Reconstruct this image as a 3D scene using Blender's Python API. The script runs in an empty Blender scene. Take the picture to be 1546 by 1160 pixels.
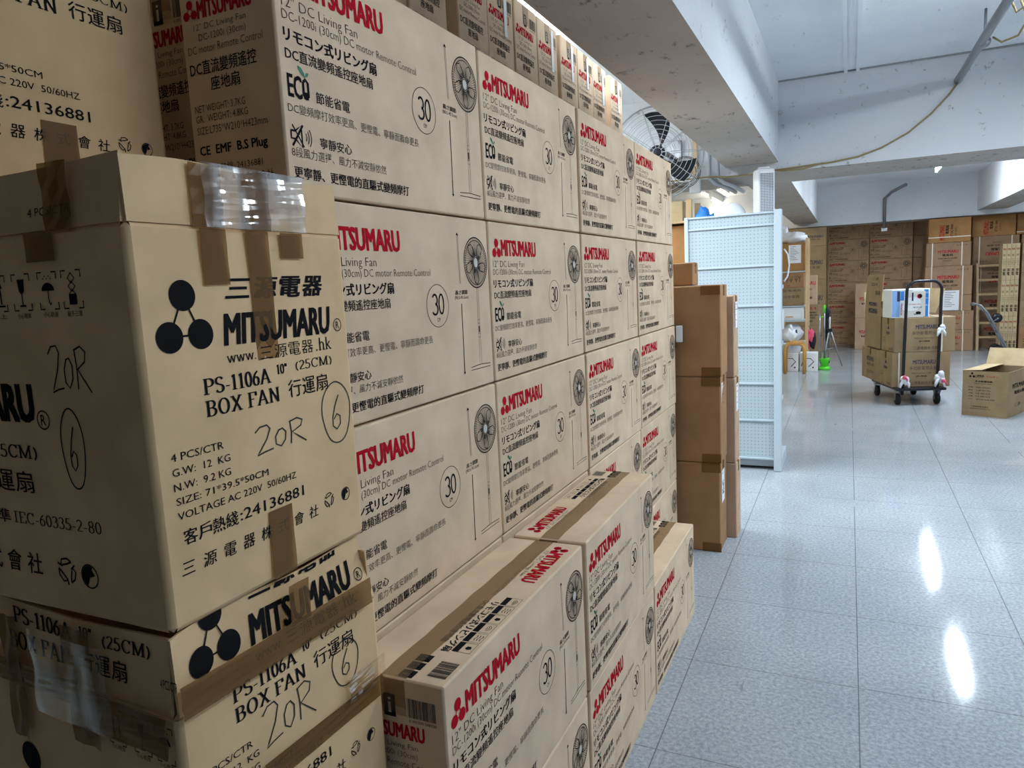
import bpy, bmesh, math, random
from mathutils import Vector, Matrix, noise

random.seed(7)
SC = bpy.context.scene
COL = SC.collection
PI = math.pi

# ------------------------------------------------------------------ camera
YAW, PITCH, ROLL, EYE = 0.4397, 0.1349, -0.0496, 1.5254
cy, sy = math.cos(YAW), math.sin(YAW)
cp, sp = math.cos(PITCH), math.sin(PITCH)
cr, sr = math.cos(ROLL), math.sin(ROLL)
right = Vector((cy, sy, 0))
fwd = Vector((-sy * cp, cy * cp, -sp))
up = Vector((-sy * sp, cy * sp, cp))
ax = right * cr + up * sr
ay = up * cr - right * sr
az = -fwd
cam = bpy.data.cameras.new('camera')
cam.sensor_fit = 'HORIZONTAL'
cam.sensor_width = 36.0
cam.lens = 36.0 * 1088.66 / 1546.0
cam.clip_start = 0.05
cam.clip_end = 100
cam_o = bpy.data.objects.new('camera', cam)
COL.objects.link(cam_o)
M = Matrix((ax, ay, az)).transposed().to_4x4()
M.translation = Vector((0, 0, EYE))
cam_o.matrix_world = M
SC.camera = cam_o

# ------------------------------------------------------------------ world, exposure
world = bpy.data.worlds.new('world')
SC.world = world
world.use_nodes = True
world.node_tree.nodes['Background'].inputs[0].default_value = (0.75, 0.85, 1.0, 1)
world.node_tree.nodes['Background'].inputs[1].default_value = 0.05
SC.view_settings.view_transform = 'Standard'
SC.view_settings.look = 'None'
SC.view_settings.gamma = 1.0
SC.view_settings.exposure = 0.62
SC.view_settings.use_curve_mapping = False
try:
    SC.cycles.use_denoising = True
    SC.cycles.max_bounces = 8
    SC.cycles.diffuse_bounces = 5
    SC.cycles.sample_clamp_indirect = 6.0
except Exception:
    pass
# lamp rows: x, y centre, z, length, watts  (ceiling battens, built by batten_light below)
AISLE_LAMPS = [(1.17, 1.55, 2.93, 1.25, 4), (1.17, 4.35, 2.93, 1.25, 42), (1.17, 8.75, 2.93, 1.5, 38), (1.17, 12.1, 2.93, 1.5, 22)]  # first entry is an added, unseen lamp that brightens the near cartons
SIDE_LAMPS = [(-1.75, 3.9, 2.96, 1.25, 50), (-1.96, 12.9, 2.93, 1.25, 9), (-2.3, 14.4, 2.93, 1.25, 9), (-2.2, 9.4, 2.93, 1.25, 9),
              (-2.7, 5.2, 2.96, 1.25, 40),  # added lamp to brighten the cross beam behind the wall fan
              (3.9, 3.6, 2.93, 1.25, 15), (3.9, 8.6, 2.93, 1.25, 20), (3.9, 12.6, 2.93, 1.25, 15)]  # right bay row is added out of view for general fill light
LAMP_COLOR = (0.80, 0.91, 1.0)


# ------------------------------------------------------------------ materials
def srgb(r, g, b):
    f = lambda c: (c / 255 / 12.92) if c / 255 <= 0.04045 else ((c / 255 + 0.055) / 1.055) ** 2.4
    return (f(r), f(g), f(b), 1)


class NT:
    def __init__(self, name):
        self.m = bpy.data.materials.new(name)
        self.m.use_nodes = True
        self.t = self.m.node_tree
        self.b = self.t.nodes['Principled BSDF']

    def n(self, kind, **kw):
        x = self.t.nodes.new(kind)
        for k, v in kw.items():
            setattr(x, k, v)
        return x

    def l(self, a, b):
        self.t.links.new(a, b)

    def mathn(self, op, a, b=None):
        x = self.n('ShaderNodeMath', operation=op)
        for i, v in enumerate((a, b)):
            if v is None:
                continue
            if isinstance(v, (int, float)):
                x.inputs[i].default_value = v
            else:
                self.l(v, x.inputs[i])
        return x.outputs[0]


def plain(name, col, rough=0.6, metal=0.0, spec=0.4, emit=None, es=0, alpha=None, trans=0):
    k = NT(name)
    k.b.inputs['Base Color'].default_value = col
    k.b.inputs['Roughness'].default_value = rough
    k.b.inputs['Metallic'].default_value = metal
    k.b.inputs['Specular IOR Level'].default_value = spec
    if emit:
        k.b.inputs['Emission Color'].default_value = emit
        k.b.inputs['Emission Strength'].default_value = es
    if alpha is not None:
        k.b.inputs['Alpha'].default_value = alpha
    if trans:
        k.b.inputs['Transmission Weight'].default_value = trans
    return k.m


def mottled(name, col, col2, scale=6, detail=6, rough=0.6, lo=0.35, hi=0.7, bump=0.0, bscale=40, spec=0.3, stretch=(1, 1, 1), rnd=0.0):
    k = NT(name)
    tc = k.n('ShaderNodeTexCoord')
    mp = k.n('ShaderNodeMapping')
    mp.inputs['Scale'].default_value = stretch
    k.l(tc.outputs['Object'], mp.inputs[0])
    nz = k.n('ShaderNodeTexNoise')
    nz.inputs['Scale'].default_value = scale
    nz.inputs['Detail'].default_value = detail
    k.l(mp.outputs[0], nz.inputs['Vector'])
    rp = k.n('ShaderNodeValToRGB')
    rp.color_ramp.elements[0].position = lo
    rp.color_ramp.elements[1].position = hi
    rp.color_ramp.elements[0].color = col
    rp.color_ramp.elements[1].color = col2
    k.l(nz.outputs[0], rp.inputs[0])
    out = rp.outputs[0]
    if rnd:
        oi = k.n('ShaderNodeObjectInfo')
        mr = k.n('ShaderNodeMapRange')
        mr.inputs[3].default_value = 1 - rnd
        mr.inputs[4].default_value = 1 + rnd
        k.l(oi.outputs['Random'], mr.inputs[0])
        hs = k.n('ShaderNodeHueSaturation')
        k.l(mr.outputs[0], hs.inputs['Value'])
        k.l(out, hs.inputs['Color'])
        out = hs.outputs[0]
    k.l(out, k.b.inputs['Base Color'])
    k.b.inputs['Roughness'].default_value = rough
    k.b.inputs['Specular IOR Level'].default_value = spec
    if bump:
        n2 = k.n('ShaderNodeTexNoise')
        n2.inputs['Scale'].default_value = bscale
        n2.inputs['Detail'].default_value = 5
        k.l(mp.outputs[0], n2.inputs['Vector'])
        bp = k.n('ShaderNodeBump')
        bp.inputs['Strength'].default_value = bump
        bp.inputs['Distance'].default_value = 0.01
        k.l(n2.outputs[0], bp.inputs['Height'])
        k.l(bp.outputs[0], k.b.inputs['Normal'])
    return k.m


def kraft(name, r, g, b, rnd=0.05):
    c1 = srgb(r * 0.94, g * 0.93, b * 0.92)
    c2 = srgb(min(255, r * 1.04), min(255, g * 1.04), min(255, b * 1.04))
    return mottled(name, c1, c2, scale=9, detail=9, rough=0.72, lo=0.3, hi=0.72, bump=0.05, bscale=7, spec=0.25, rnd=rnd)


def concrete(name, base, stain, wear, amount=0.60):
    """painted concrete: broad tone change, fine specks and chipped spots"""
    k = NT(name)
    tc = k.n('ShaderNodeTexCoord')
    n1 = k.n('ShaderNodeTexNoise')
    n1.inputs['Scale'].default_value = 1.3
    n1.inputs['Detail'].default_value = 8
    k.l(tc.outputs['Object'], n1.inputs['Vector'])
    r1 = k.n('ShaderNodeValToRGB')
    r1.color_ramp.elements[0].position = 0.3
    r1.color_ramp.elements[1].position = 0.7
    r1.color_ramp.elements[0].color = stain
    r1.color_ramp.elements[1].color = base
    k.l(n1.outputs[0], r1.inputs[0])
    mp = k.n('ShaderNodeMapping')
    mp.inputs['Scale'].default_value = (2.2, 1.0, 2.2)
    k.l(tc.outputs['Object'], mp.inputs[0])
    n2 = k.n('ShaderNodeTexNoise')
    n2.inputs['Scale'].default_value = 7
    n2.inputs['Detail'].default_value = 10
    n2.inputs['Roughness'].default_value = 0.7
    k.l(mp.outputs[0], n2.inputs['Vector'])
    r2 = k.n('ShaderNodeValToRGB')
    r2.color_ramp.elements[0].position = amount
    r2.color_ramp.elements[1].position = amount + 0.09
    k.l(n2.outputs[0], r2.inputs[0])
    mx = k.n('ShaderNodeMix', data_type='RGBA')
    k.l(r2.outputs[0], mx.inputs[0])
    k.l(r1.outputs[0], mx.inputs[6])
    mx.inputs[7].default_value = wear
    k.l(mx.outputs[2], k.b.inputs['Base Color'])
    k.b.inputs['Roughness'].default_value = 0.75
    k.b.inputs['Specular IOR Level'].default_value = 0.25
    bp = k.n('ShaderNodeBump')
    bp.inputs['Strength'].default_value = 0.25
    bp.inputs['Distance'].default_value = 0.02
    k.l(n2.outputs[0], bp.inputs['Height'])
    k.l(bp.outputs[0], k.b.inputs['Normal'])
    return k.m


KRAFT = kraft('kraft_fan', 220, 196, 168)
KRAFT_PS = kraft('kraft_box_fan', 222, 190, 148)
KRAFT_OLIVE = kraft('kraft_olive', 146, 125, 95)
KRAFT_PINK = kraft('kraft_pink', 190, 160, 134)
KRAFT_BROWN = kraft('kraft_brown', 158, 121, 86)
KRAFT_FAR = kraft('kraft_far', 156, 126, 99)
KRAFT_FARFAN = kraft('kraft_far_fan', 200, 166, 132)
KRAFT_ORANGE = kraft('kraft_orange', 164, 120, 74)
KRAFT_PALE = kraft('kraft_pale', 188, 168, 132)
INSIDE = plain('carton_inside', srgb(120, 92, 62), 0.8)
BLACK = plain('ink_black', (0.012, 0.012, 0.014, 1), 0.75, 0, 0.02)
GREY = plain('ink_grey', (0.06, 0.055, 0.05, 1), 0.75, 0, 0.02)
RED = plain('ink_red', srgb(176, 22, 40), 0.75, 0, 0.02)
GREEN = plain('ink_green', srgb(20, 110, 84), 0.6)
BLUE = plain('ink_blue', srgb(40, 120, 200), 0.6)
NAVY = plain('ink_navy', srgb(58, 62, 84), 0.75, 0, 0.02)
def tape_film(name, tint, col, fac=0.4, rough=0.25):
    """brown see-through packing tape"""
    k = NT(name)
    k.b.inputs['Base Color'].default_value = col
    k.b.inputs['Roughness'].default_value = rough
    tc = k.n('ShaderNodeTexCoord')
    nz = k.n('ShaderNodeTexNoise')
    nz.inputs['Scale'].default_value = 14
    k.l(tc.outputs['Object'], nz.inputs['Vector'])
    bp = k.n('ShaderNodeBump')
    bp.inputs['Strength'].default_value = 0.12
    bp.inputs['Distance'].default_value = 0.01
    k.l(nz.outputs[0], bp.inputs['Height'])
    k.l(bp.outputs[0], k.b.inputs['Normal'])
    tr = k.n('ShaderNodeBsdfTransparent')
    tr.inputs['Color'].default_value = tint
    mx = k.n('ShaderNodeMixShader')
    mx.inputs[0].default_value = fac
    k.l(tr.outputs[0], mx.inputs[1])
    k.l(k.b.outputs[0], mx.inputs[2])
    k.l(mx.outputs[0], k.t.nodes['Material Output'].inputs['Surface'])
    return k.m


TAPE = tape_film('packing_tape', (0.80, 0.70, 0.52, 1), srgb(132, 98, 58), 0.42)
TAPE_PALE = tape_film('packing_tape_faded', (0.93, 0.89, 0.82, 1), srgb(156, 130, 102), 0.28, 0.3)
WHITE = plain('white_paper', srgb(232, 234, 238), 0.6)
WHITE_PLASTIC = plain('white_plastic', srgb(226, 230, 234), 0.35)
STRAP = plain('white_strap', srgb(225, 215, 200), 0.4)
CONDUIT = plain('painted_conduit', srgb(186, 190, 196), 0.5)
STEEL = plain('steel', srgb(150, 152, 156), 0.35, 0.9)
WIRE = plain('wire_grey', srgb(168, 170, 172), 0.4, 0.3)
DARK = plain('black_metal', srgb(34, 36, 42), 0.35, 0.2)
RUBBER = plain('rubber', srgb(22, 22, 24), 0.8)
WOOD = mottled('pale_wood', srgb(200, 168, 126), srgb(216, 188, 150), scale=5, rough=0.6, stretch=(6, 6, 0.5))
WOOD_Y = mottled('yellow_wood', srgb(190, 138, 70), srgb(204, 156, 88), scale=5, rough=0.5, stretch=(6, 6, 0.5))
LIME = plain('lime_plastic', srgb(80, 200, 40), 0.4)
PINK = plain('pink_plastic', srgb(226, 88, 120), 0.5)
DARKCLOTH = plain('dark_cloth', srgb(36, 38, 50), 0.9)
CABLE = plain('yellowed_cable', srgb(150, 132, 92), 0.6)
BEIGE = concrete('cream_wall_paint', srgb(238, 224, 182), srgb(226, 210, 166), srgb(200, 188, 160), 0.68)
CEIL = concrete('ceiling_paint', srgb(240, 243, 247), srgb(226, 230, 236), srgb(190, 194, 198), 0.62)
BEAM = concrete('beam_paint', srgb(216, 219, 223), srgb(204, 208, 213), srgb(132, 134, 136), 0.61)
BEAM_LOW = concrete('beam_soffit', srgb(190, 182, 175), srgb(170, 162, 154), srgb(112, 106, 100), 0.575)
DARKWALL = concrete('bounce_cut_wall', srgb(92, 84, 76), srgb(80, 72, 66), srgb(60, 54, 50), 0.68)  # unseen wall behind the camera, colour darkened to cut bounced light
WALL = concrete('wall_paint', srgb(222, 226, 230), srgb(206, 210, 216), srgb(180, 182, 184), 0.68)
TUBE_WARM = plain('warm_tube', (1, 1, 1, 1), 0.4, emit=(1, 0.92, 0.74, 1), es=26)
TUBE = plain('fluorescent_tube', (1, 1, 1, 1), 0.4, emit=(0.86, 0.94, 1, 1), es=80)
BAG = plain('plastic_bag', srgb(222, 226, 232), 0.25, spec=0.6)


def clear_tape_mat():
    """crinkled clear packing tape: mostly see-through, hard glossy wrinkles"""
    k = NT('clear_tape')
    tc = k.n('ShaderNodeTexCoord')
    mp = k.n('ShaderNodeMapping')
    mp.inputs['Scale'].default_value = (3, 3, 0.8)
    k.l(tc.outputs['Object'], mp.inputs[0])
    nz = k.n('ShaderNodeTexNoise')
    nz.inputs['Scale'].default_value = 6
    nz.inputs['Detail'].default_value = 1.5
    k.l(mp.outputs[0], nz.inputs['Vector'])
    bp = k.n('ShaderNodeBump')
    bp.inputs['Strength'].default_value = 0.5
    bp.inputs['Distance'].default_value = 0.03
    k.l(nz.outputs[0], bp.inputs['Height'])
    gl = k.n('ShaderNodeBsdfGlossy')
    gl.inputs['Roughness'].default_value = 0.12
    gl.inputs['Color'].default_value = (0.95, 0.97, 1, 1)
    k.l(bp.outputs[0], gl.inputs['Normal'])
    tr = k.n('ShaderNodeBsdfTransparent')
    tr.inputs['Color'].default_value = (0.96, 0.94, 0.9, 1)
    mx = k.n('ShaderNodeMixShader')
    rp = k.n('ShaderNodeMapRange')
    rp.inputs[1].default_value = 0.42
    rp.inputs[2].default_value = 0.72
    rp.inputs[3].default_value = 0.05
    rp.inputs[4].default_value = 0.45
    k.l(nz.outputs[0], rp.inputs[0])
    k.l(rp.outputs[0], mx.inputs[0])
    k.l(tr.outputs[0], mx.inputs[1])
    k.l(gl.outputs[0], mx.inputs[2])
    k.l(mx.outputs[0], k.t.nodes['Material Output'].inputs['Surface'])
    return k.m


CLEAR = clear_tape_mat()


def pegboard_mat():
    k = NT('pegboard_white')
    tc = k.n('ShaderNodeTexCoord')
    sx = k.n('ShaderNodeSeparateXYZ')
    k.l(tc.outputs['Object'], sx.inputs[0])
    def cell(o, pitch):
        f = k.mathn('FRACT', k.mathn('DIVIDE', o, pitch))
        d = k.mathn('ABSOLUTE', k.mathn('SUBTRACT', f, 0.5))
        return k.mathn('MULTIPLY', d, pitch)
    a = cell(sx.outputs[0], 0.027)
    b = cell(sx.outputs[2], 0.027)
    d = k.mathn('SQRT', k.mathn('ADD', k.mathn('MULTIPLY', a, a), k.mathn('MULTIPLY', b, b)))
    hole = k.mathn('LESS_THAN', d, 0.0034)
    mx = k.n('ShaderNodeMix', data_type='RGBA')
    k.l(hole, mx.inputs[0])
    mx.inputs[6].default_value = srgb(172, 187, 196)
    mx.inputs[7].default_value = srgb(104, 114, 124)
    k.l(mx.outputs[2], k.b.inputs['Base Color'])
    k.b.inputs['Roughness'].default_value = 0.5
    return k.m


PEG = pegboard_mat()
SHELF_WHITE = plain('shelf_white', srgb(184, 197, 206), 0.45)


def floor_mat():
    k = NT('vinyl_tile')
    tc = k.n('ShaderNodeTexCoord')
    sx = k.n('ShaderNodeSeparateXYZ')
    k.l(tc.outputs['Object'], sx.inputs[0])
    P = 0.604
    def line(o, off, wd):
        f = k.mathn('FRACT', k.mathn('DIVIDE', k.mathn('SUBTRACT', o, off - 60.4), P))
        d = k.mathn('MULTIPLY', k.mathn('ABSOLUTE', k.mathn('SUBTRACT', f, 0.5)), P)
        return k.mathn('GREATER_THAN', d, P / 2 - wd)
    wob = k.n('ShaderNodeTexNoise')
    wob.inputs['Scale'].default_value = 1.1
    k.l(tc.outputs['Object'], wob.inputs['Vector'])
    g = k.mathn('MAXIMUM', line(sx.outputs[0], 0.05, 0.0022), line(sx.outputs[1], 2.75, 0.0018))
    gm = k.mathn('MULTIPLY', g, k.mathn('MULTIPLY', k.mathn('GREATER_THAN', wob.outputs[0], 0.36), 0.72))
    n1 = k.n('ShaderNodeTexNoise')
    n1.inputs['Scale'].default_value = 70
    n1.inputs['Detail'].default_value = 6
    n1.inputs['Roughness'].default_value = 0.75
    k.l(tc.outputs['Object'], n1.inputs['Vector'])
    r1 = k.n('ShaderNodeValToRGB')
    r1.color_ramp.elements[0].position = 0.34
    r1.color_ramp.elements[1].position = 0.64
    r1.color_ramp.elements[0].color = srgb(134, 142, 150)
    r1.color_ramp.elements[1].color = srgb(185, 192, 198)
    k.l(n1.outputs[0], r1.inputs[0])
    n2 = k.n('ShaderNodeTexNoise')
    n2.inputs['Scale'].default_value = 1.6
    n2.inputs['Detail'].default_value = 7
    k.l(tc.outputs['Object'], n2.inputs['Vector'])
    r2 = k.n('ShaderNodeValToRGB')
    r2.color_ramp.elements[0].position = 0.3
    r2.color_ramp.elements[1].position = 0.65
    r2.color_ramp.elements[0].color = (0.84, 0.85, 0.87, 1)
    r2.color_ramp.elements[1].color = (1, 1, 1, 1)
    k.l(n2.outputs[0], r2.inputs[0])
    mu = k.n('ShaderNodeMix', data_type='RGBA', blend_type='MULTIPLY')
    mu.inputs[0].default_value = 1
    k.l(r1.outputs[0], mu.inputs[6])
    k.l(r2.outputs[0], mu.inputs[7])
    # scuffs
    mp = k.n('ShaderNodeMapping')
    mp.inputs['Scale'].default_value = (3.0, 0.6, 1)
    mp.inputs['Rotation'].default_value = (0, 0, 0.5)
    k.l(tc.outputs['Object'], mp.inputs[0])
    n3 = k.n('ShaderNodeTexNoise')
    n3.inputs['Scale'].default_value = 5
    n3.inputs['Detail'].default_value = 3
    k.l(mp.outputs[0], n3.inputs['Vector'])
    r3 = k.n('ShaderNodeValToRGB')
    r3.color_ramp.elements[0].position = 0.735
    r3.color_ramp.elements[1].position = 0.76
    k.l(n3.outputs[0], r3.inputs[0])
    m3 = k.n('ShaderNodeMix', data_type='RGBA')
    k.l(k.mathn('MULTIPLY', r3.outputs[0], 0.45), m3.inputs[0])
    k.l(mu.outputs[2], m3.inputs[6])
    m3.inputs[7].default_value = srgb(96, 98, 100)
    mx = k.n('ShaderNodeMix', data_type='RGBA')
    k.l(gm, mx.inputs[0])
    k.l(m3.outputs[2], mx.inputs[6])
    mx.inputs[7].default_value = srgb(92, 92, 92)
    k.l(mx.outputs[2], k.b.inputs['Base Color'])
    rr = k.n('ShaderNodeMapRange')
    rr.inputs[3].default_value = 0.06
    rr.inputs[4].default_value = 0.11
    k.l(n2.outputs[0], rr.inputs[0])
    k.l(rr.outputs[0], k.b.inputs['Roughness'])
    k.b.inputs['Specular IOR Level'].default_value = 0.16
    bp = k.n('ShaderNodeBump')
    bp.inputs['Strength'].default_value = 0.025
    bp.inputs['Distance'].default_value = 0.002
    k.l(n1.outputs[0], bp.inputs['Height'])
    k.l(bp.outputs[0], k.b.inputs['Normal'])
    return k.m


FLOOR = floor_mat()


# ------------------------------------------------------------------ 3-D mesh builder
class MB:
    def __init__(self):
        self.v, self.f, self.m, self.s = [], [], [], []

    def add(self, vs, fs, mi=0, smooth=False, mat=None):
        o = len(self.v)
        self.v += [tuple(mat @ Vector(p)) for p in vs] if mat is not None else [tuple(p) for p in vs]
        for q in fs:
            self.f.append(tuple(i + o for i in q))
            self.m.append(mi)
            self.s.append(smooth)
        return self

    def box(self, a, b, mi=0, bev=0.0, mat=None):
        (x0, y0, z0), (x1, y1, z1) = a, b
        if not bev:
            vs = [(x, y, z) for z in (z0, z1) for y in (y0, y1) for x in (x0, x1)]
            fs = [(0, 2, 3, 1), (4, 5, 7, 6), (0, 1, 5, 4), (2, 6, 7, 3), (0, 4, 6, 2), (1, 3, 7, 5)]
            return self.add(vs, fs, mi, False, mat)
        bm = bmesh.new()
        bmesh.ops.create_cube(bm, size=1)
        for v in bm.verts:
            v.co = Vector(((x0 + x1) / 2 + v.co.x * (x1 - x0), (y0 + y1) / 2 + v.co.y * (y1 - y0), (z0 + z1) / 2 + v.co.z * (z1 - z0)))
        bmesh.ops.bevel(bm, geom=list(bm.edges), offset=bev, segments=2, profile=0.5, affect='EDGES')
        bm.verts.index_update()
        self.add([v.co for v in bm.verts], [[v.index for v in f.verts] for f in bm.faces], mi, False, mat)
        bm.free()
        return self

    def tube(self, pts, r, seg=8, mi=0, closed=False, mat=None, caps=True, smooth=True):
        pts = [Vector(p) for p in pts]
        n = len(pts)
        rs = r if isinstance(r, (list, tuple)) else [r] * n
        vs, fs = [], []
        prev = None
        for i, p in enumerate(pts):
            if closed:
                d = pts[(i + 1) % n] - pts[i - 1]
            else:
                d = pts[min(i + 1, n - 1)] - pts[max(i - 1, 0)]
            d.normalize()
            if prev is None:
                h = Vector((0, 0, 1)) if abs(d.z) < 0.9 else Vector((1, 0, 0))
                a = d.cross(h).normalized()
            else:
                a = (prev - d * prev.dot(d))
                if a.length < 1e-6:
                    a = d.orthogonal()
                a.normalize()
            prev = a
            b = d.cross(a)
            for k in range(seg):
                t = 2 * PI * k / seg
                vs.append(p + (a * math.cos(t) + b * math.sin(t)) * rs[i])
        m = n if closed else n - 1
        for i in range(m):
            j = (i + 1) % n
            for k in range(seg):
                k2 = (k + 1) % seg
                fs.append((i * seg + k, i * seg + k2, j * seg + k2, j * seg + k))
        if caps and not closed:
            fs.append(tuple(range(seg))[::-1])
            fs.append(tuple((n - 1) * seg + k for k in range(seg)))
        return self.add(vs, fs, mi, smooth, mat)

    def lathe(self, prof, seg=24, mi=0, mat=None, smooth=True):
        """prof: (radius, z) pairs about +z"""
        vs, fs = [], []
        for r, z in prof:
            for k in range(seg):
                t = 2 * PI * k / seg
                vs.append((r * math.cos(t), r * math.sin(t), z))
        for i in range(len(prof) - 1):
            for k in range(seg):
                k2 = (k + 1) % seg
                fs.append((i * seg + k, i * seg + k2, (i + 1) * seg + k2, (i + 1) * seg + k))
        fs.append(tuple(range(seg))[::-1])
        fs.append(tuple((len(prof) - 1) * seg + k for k in range(seg)))
        return self.add(vs, fs, mi, smooth, mat)

    def blob(self, c, r, mi=0, seg=18, lump=0.25, freq=6.0, flat=None, mat=None):
        vs, fs = [], []
        rings = seg // 2
        off = Vector((c[0] * 3.1, c[1] * 1.7, c[2] * 2.3))
        for i in range(rings + 1):
            ph = PI * i / rings
            for k in range(seg):
                th = 2 * PI * k / seg
                d = Vector((math.sin(ph) * math.cos(th), math.sin(ph) * math.sin(th), math.cos(ph)))
                q = 1 + lump * noise.noise(d * freq * 0.4 + off)
                p = Vector((c[0] + d.x * r[0] * q, c[1] + d.y * r[1] * q, c[2] + d.z * r[2] * q))
                if flat is not None:
                    p.z = max(p.z, flat)
                vs.append(p)
        for i in range(rings):
            for k in range(seg):
                k2 = (k + 1) % seg
                fs.append((i * seg + k, (i + 1) * seg + k, (i + 1) * seg + k2, i * seg + k2))
        return self.add(vs, fs, mi, True, mat)

    def sheet(self, fn, nu, nv, th, mi=0, mat=None):
        """thick curved sheet: fn(u,v) -> point, u,v in 0..1"""
        g = [[Vector(fn(i / nu, j / nv)) for i in range(nu + 1)] for j in range(nv + 1)]
        vs, fs = [], []
        for side in (0, 1):
            for j in range(nv + 1):
                for i in range(nu + 1):
                    du = g[j][min(i + 1, nu)] - g[j][max(i - 1, 0)]
                    dv = g[min(j + 1, nv)][i] - g[max(j - 1, 0)][i]
                    n = du.cross(dv).normalized()
                    vs.append(g[j][i] - n * th * side)
        w = nu + 1
        o = w * (nv + 1)
        for j in range(nv):
            for i in range(nu):
                a = j * w + i
                fs.append((a, a + 1, a + w + 1, a + w))
                fs.append((o + a, o + a + w, o + a + w + 1, o + a + 1))
        def rim(idx):
            for a, b in zip(idx, idx[1:]):
                fs.append((a, o + a, o + b, b))
        rim([i for i in range(w)])
        rim([nv * w + i for i in range(w)][::-1])
        rim([j * w for j in range(nv + 1)][::-1])
        rim([j * w + nu for j in range(nv + 1)])
        return self.add(vs, fs, mi, False, mat)

    def mesh(self, name, mats):
        me = bpy.data.meshes.new(name)
        me.from_pydata(self.v, [], self.f)
        for m in (mats if isinstance(mats, (list, tuple)) else [mats]):
            me.materials.append(m)
        me.polygons.foreach_set('material_index', self.m)
        me.polygons.foreach_set('use_smooth', self.s)
        me.update()
        return me


def link(name, me, parent=None, loc=(0, 0, 0), rz=0):
    o = bpy.data.objects.new(name, me)
    COL.objects.link(o)
    o.location = loc
    o.rotation_euler = (0, 0, rz)
    if parent:
        o.parent = parent
    return o


def tag(o, label, cat, group=None, kind=None):
    if label:
        o['label'] = label
    if cat:
        o['category'] = cat
    if group:
        o['group'] = group
    if kind:
        o['kind'] = kind
    return o


def thing(name, label, cat, loc=(0, 0, 0), rz=0, group=None):
    o = bpy.data.objects.new(name, None)
    o.empty_display_size = 0.1
    COL.objects.link(o)
    o.location = loc
    o.rotation_euler = (0, 0, rz)
    return tag(o, label, cat, group)


def part(name, mb, mats, parent, label=None):
    o = link(name, mb.mesh(name, mats) if isinstance(mb, MB) else mb, parent)
    if label:
        o['label'] = label
    return o


def struct(name, mb, mats, parent=None):
    o = link(name, mb.mesh(name, mats), parent)
    o['kind'] = 'structure'
    return o


# ------------------------------------------------------------------ print (ink) builder, 2-D in face coordinates
_txt = {}


def raw_text(s, bold=0.0, res=2):
    key = (s, bold, res)
    if key in _txt:
        return _txt[key]
    cu = bpy.data.curves.new('t', 'FONT')
    cu.body = s
    cu.resolution_u = res
    cu.offset = bold
    o = bpy.data.objects.new('t', cu)
    COL.objects.link(o)
    dg = bpy.context.evaluated_depsgraph_get()
    e = o.evaluated_get(dg)
    me = e.to_mesh()
    vs = [(v.co.x, v.co.y) for v in me.vertices]
    fs = [tuple(p.vertices) for p in me.polygons]
    e.to_mesh_clear()
    bpy.data.objects.remove(o)
    bpy.data.curves.remove(cu)
    _txt[key] = (vs, fs)
    return _txt[key]


K, R_, G_, GY, BL, NV, WH, LB_ = 1, 2, 3, 4, 5, 6, 7, 8
INK_WHITE = plain('ink_white', srgb(206, 204, 198), 0.75, 0, 0.02)
INKS = [BLACK, RED, GREEN, GREY, BLUE, NAVY, INK_WHITE, plain('ink_light_blue', srgb(128, 164, 214), 0.6)]


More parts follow.
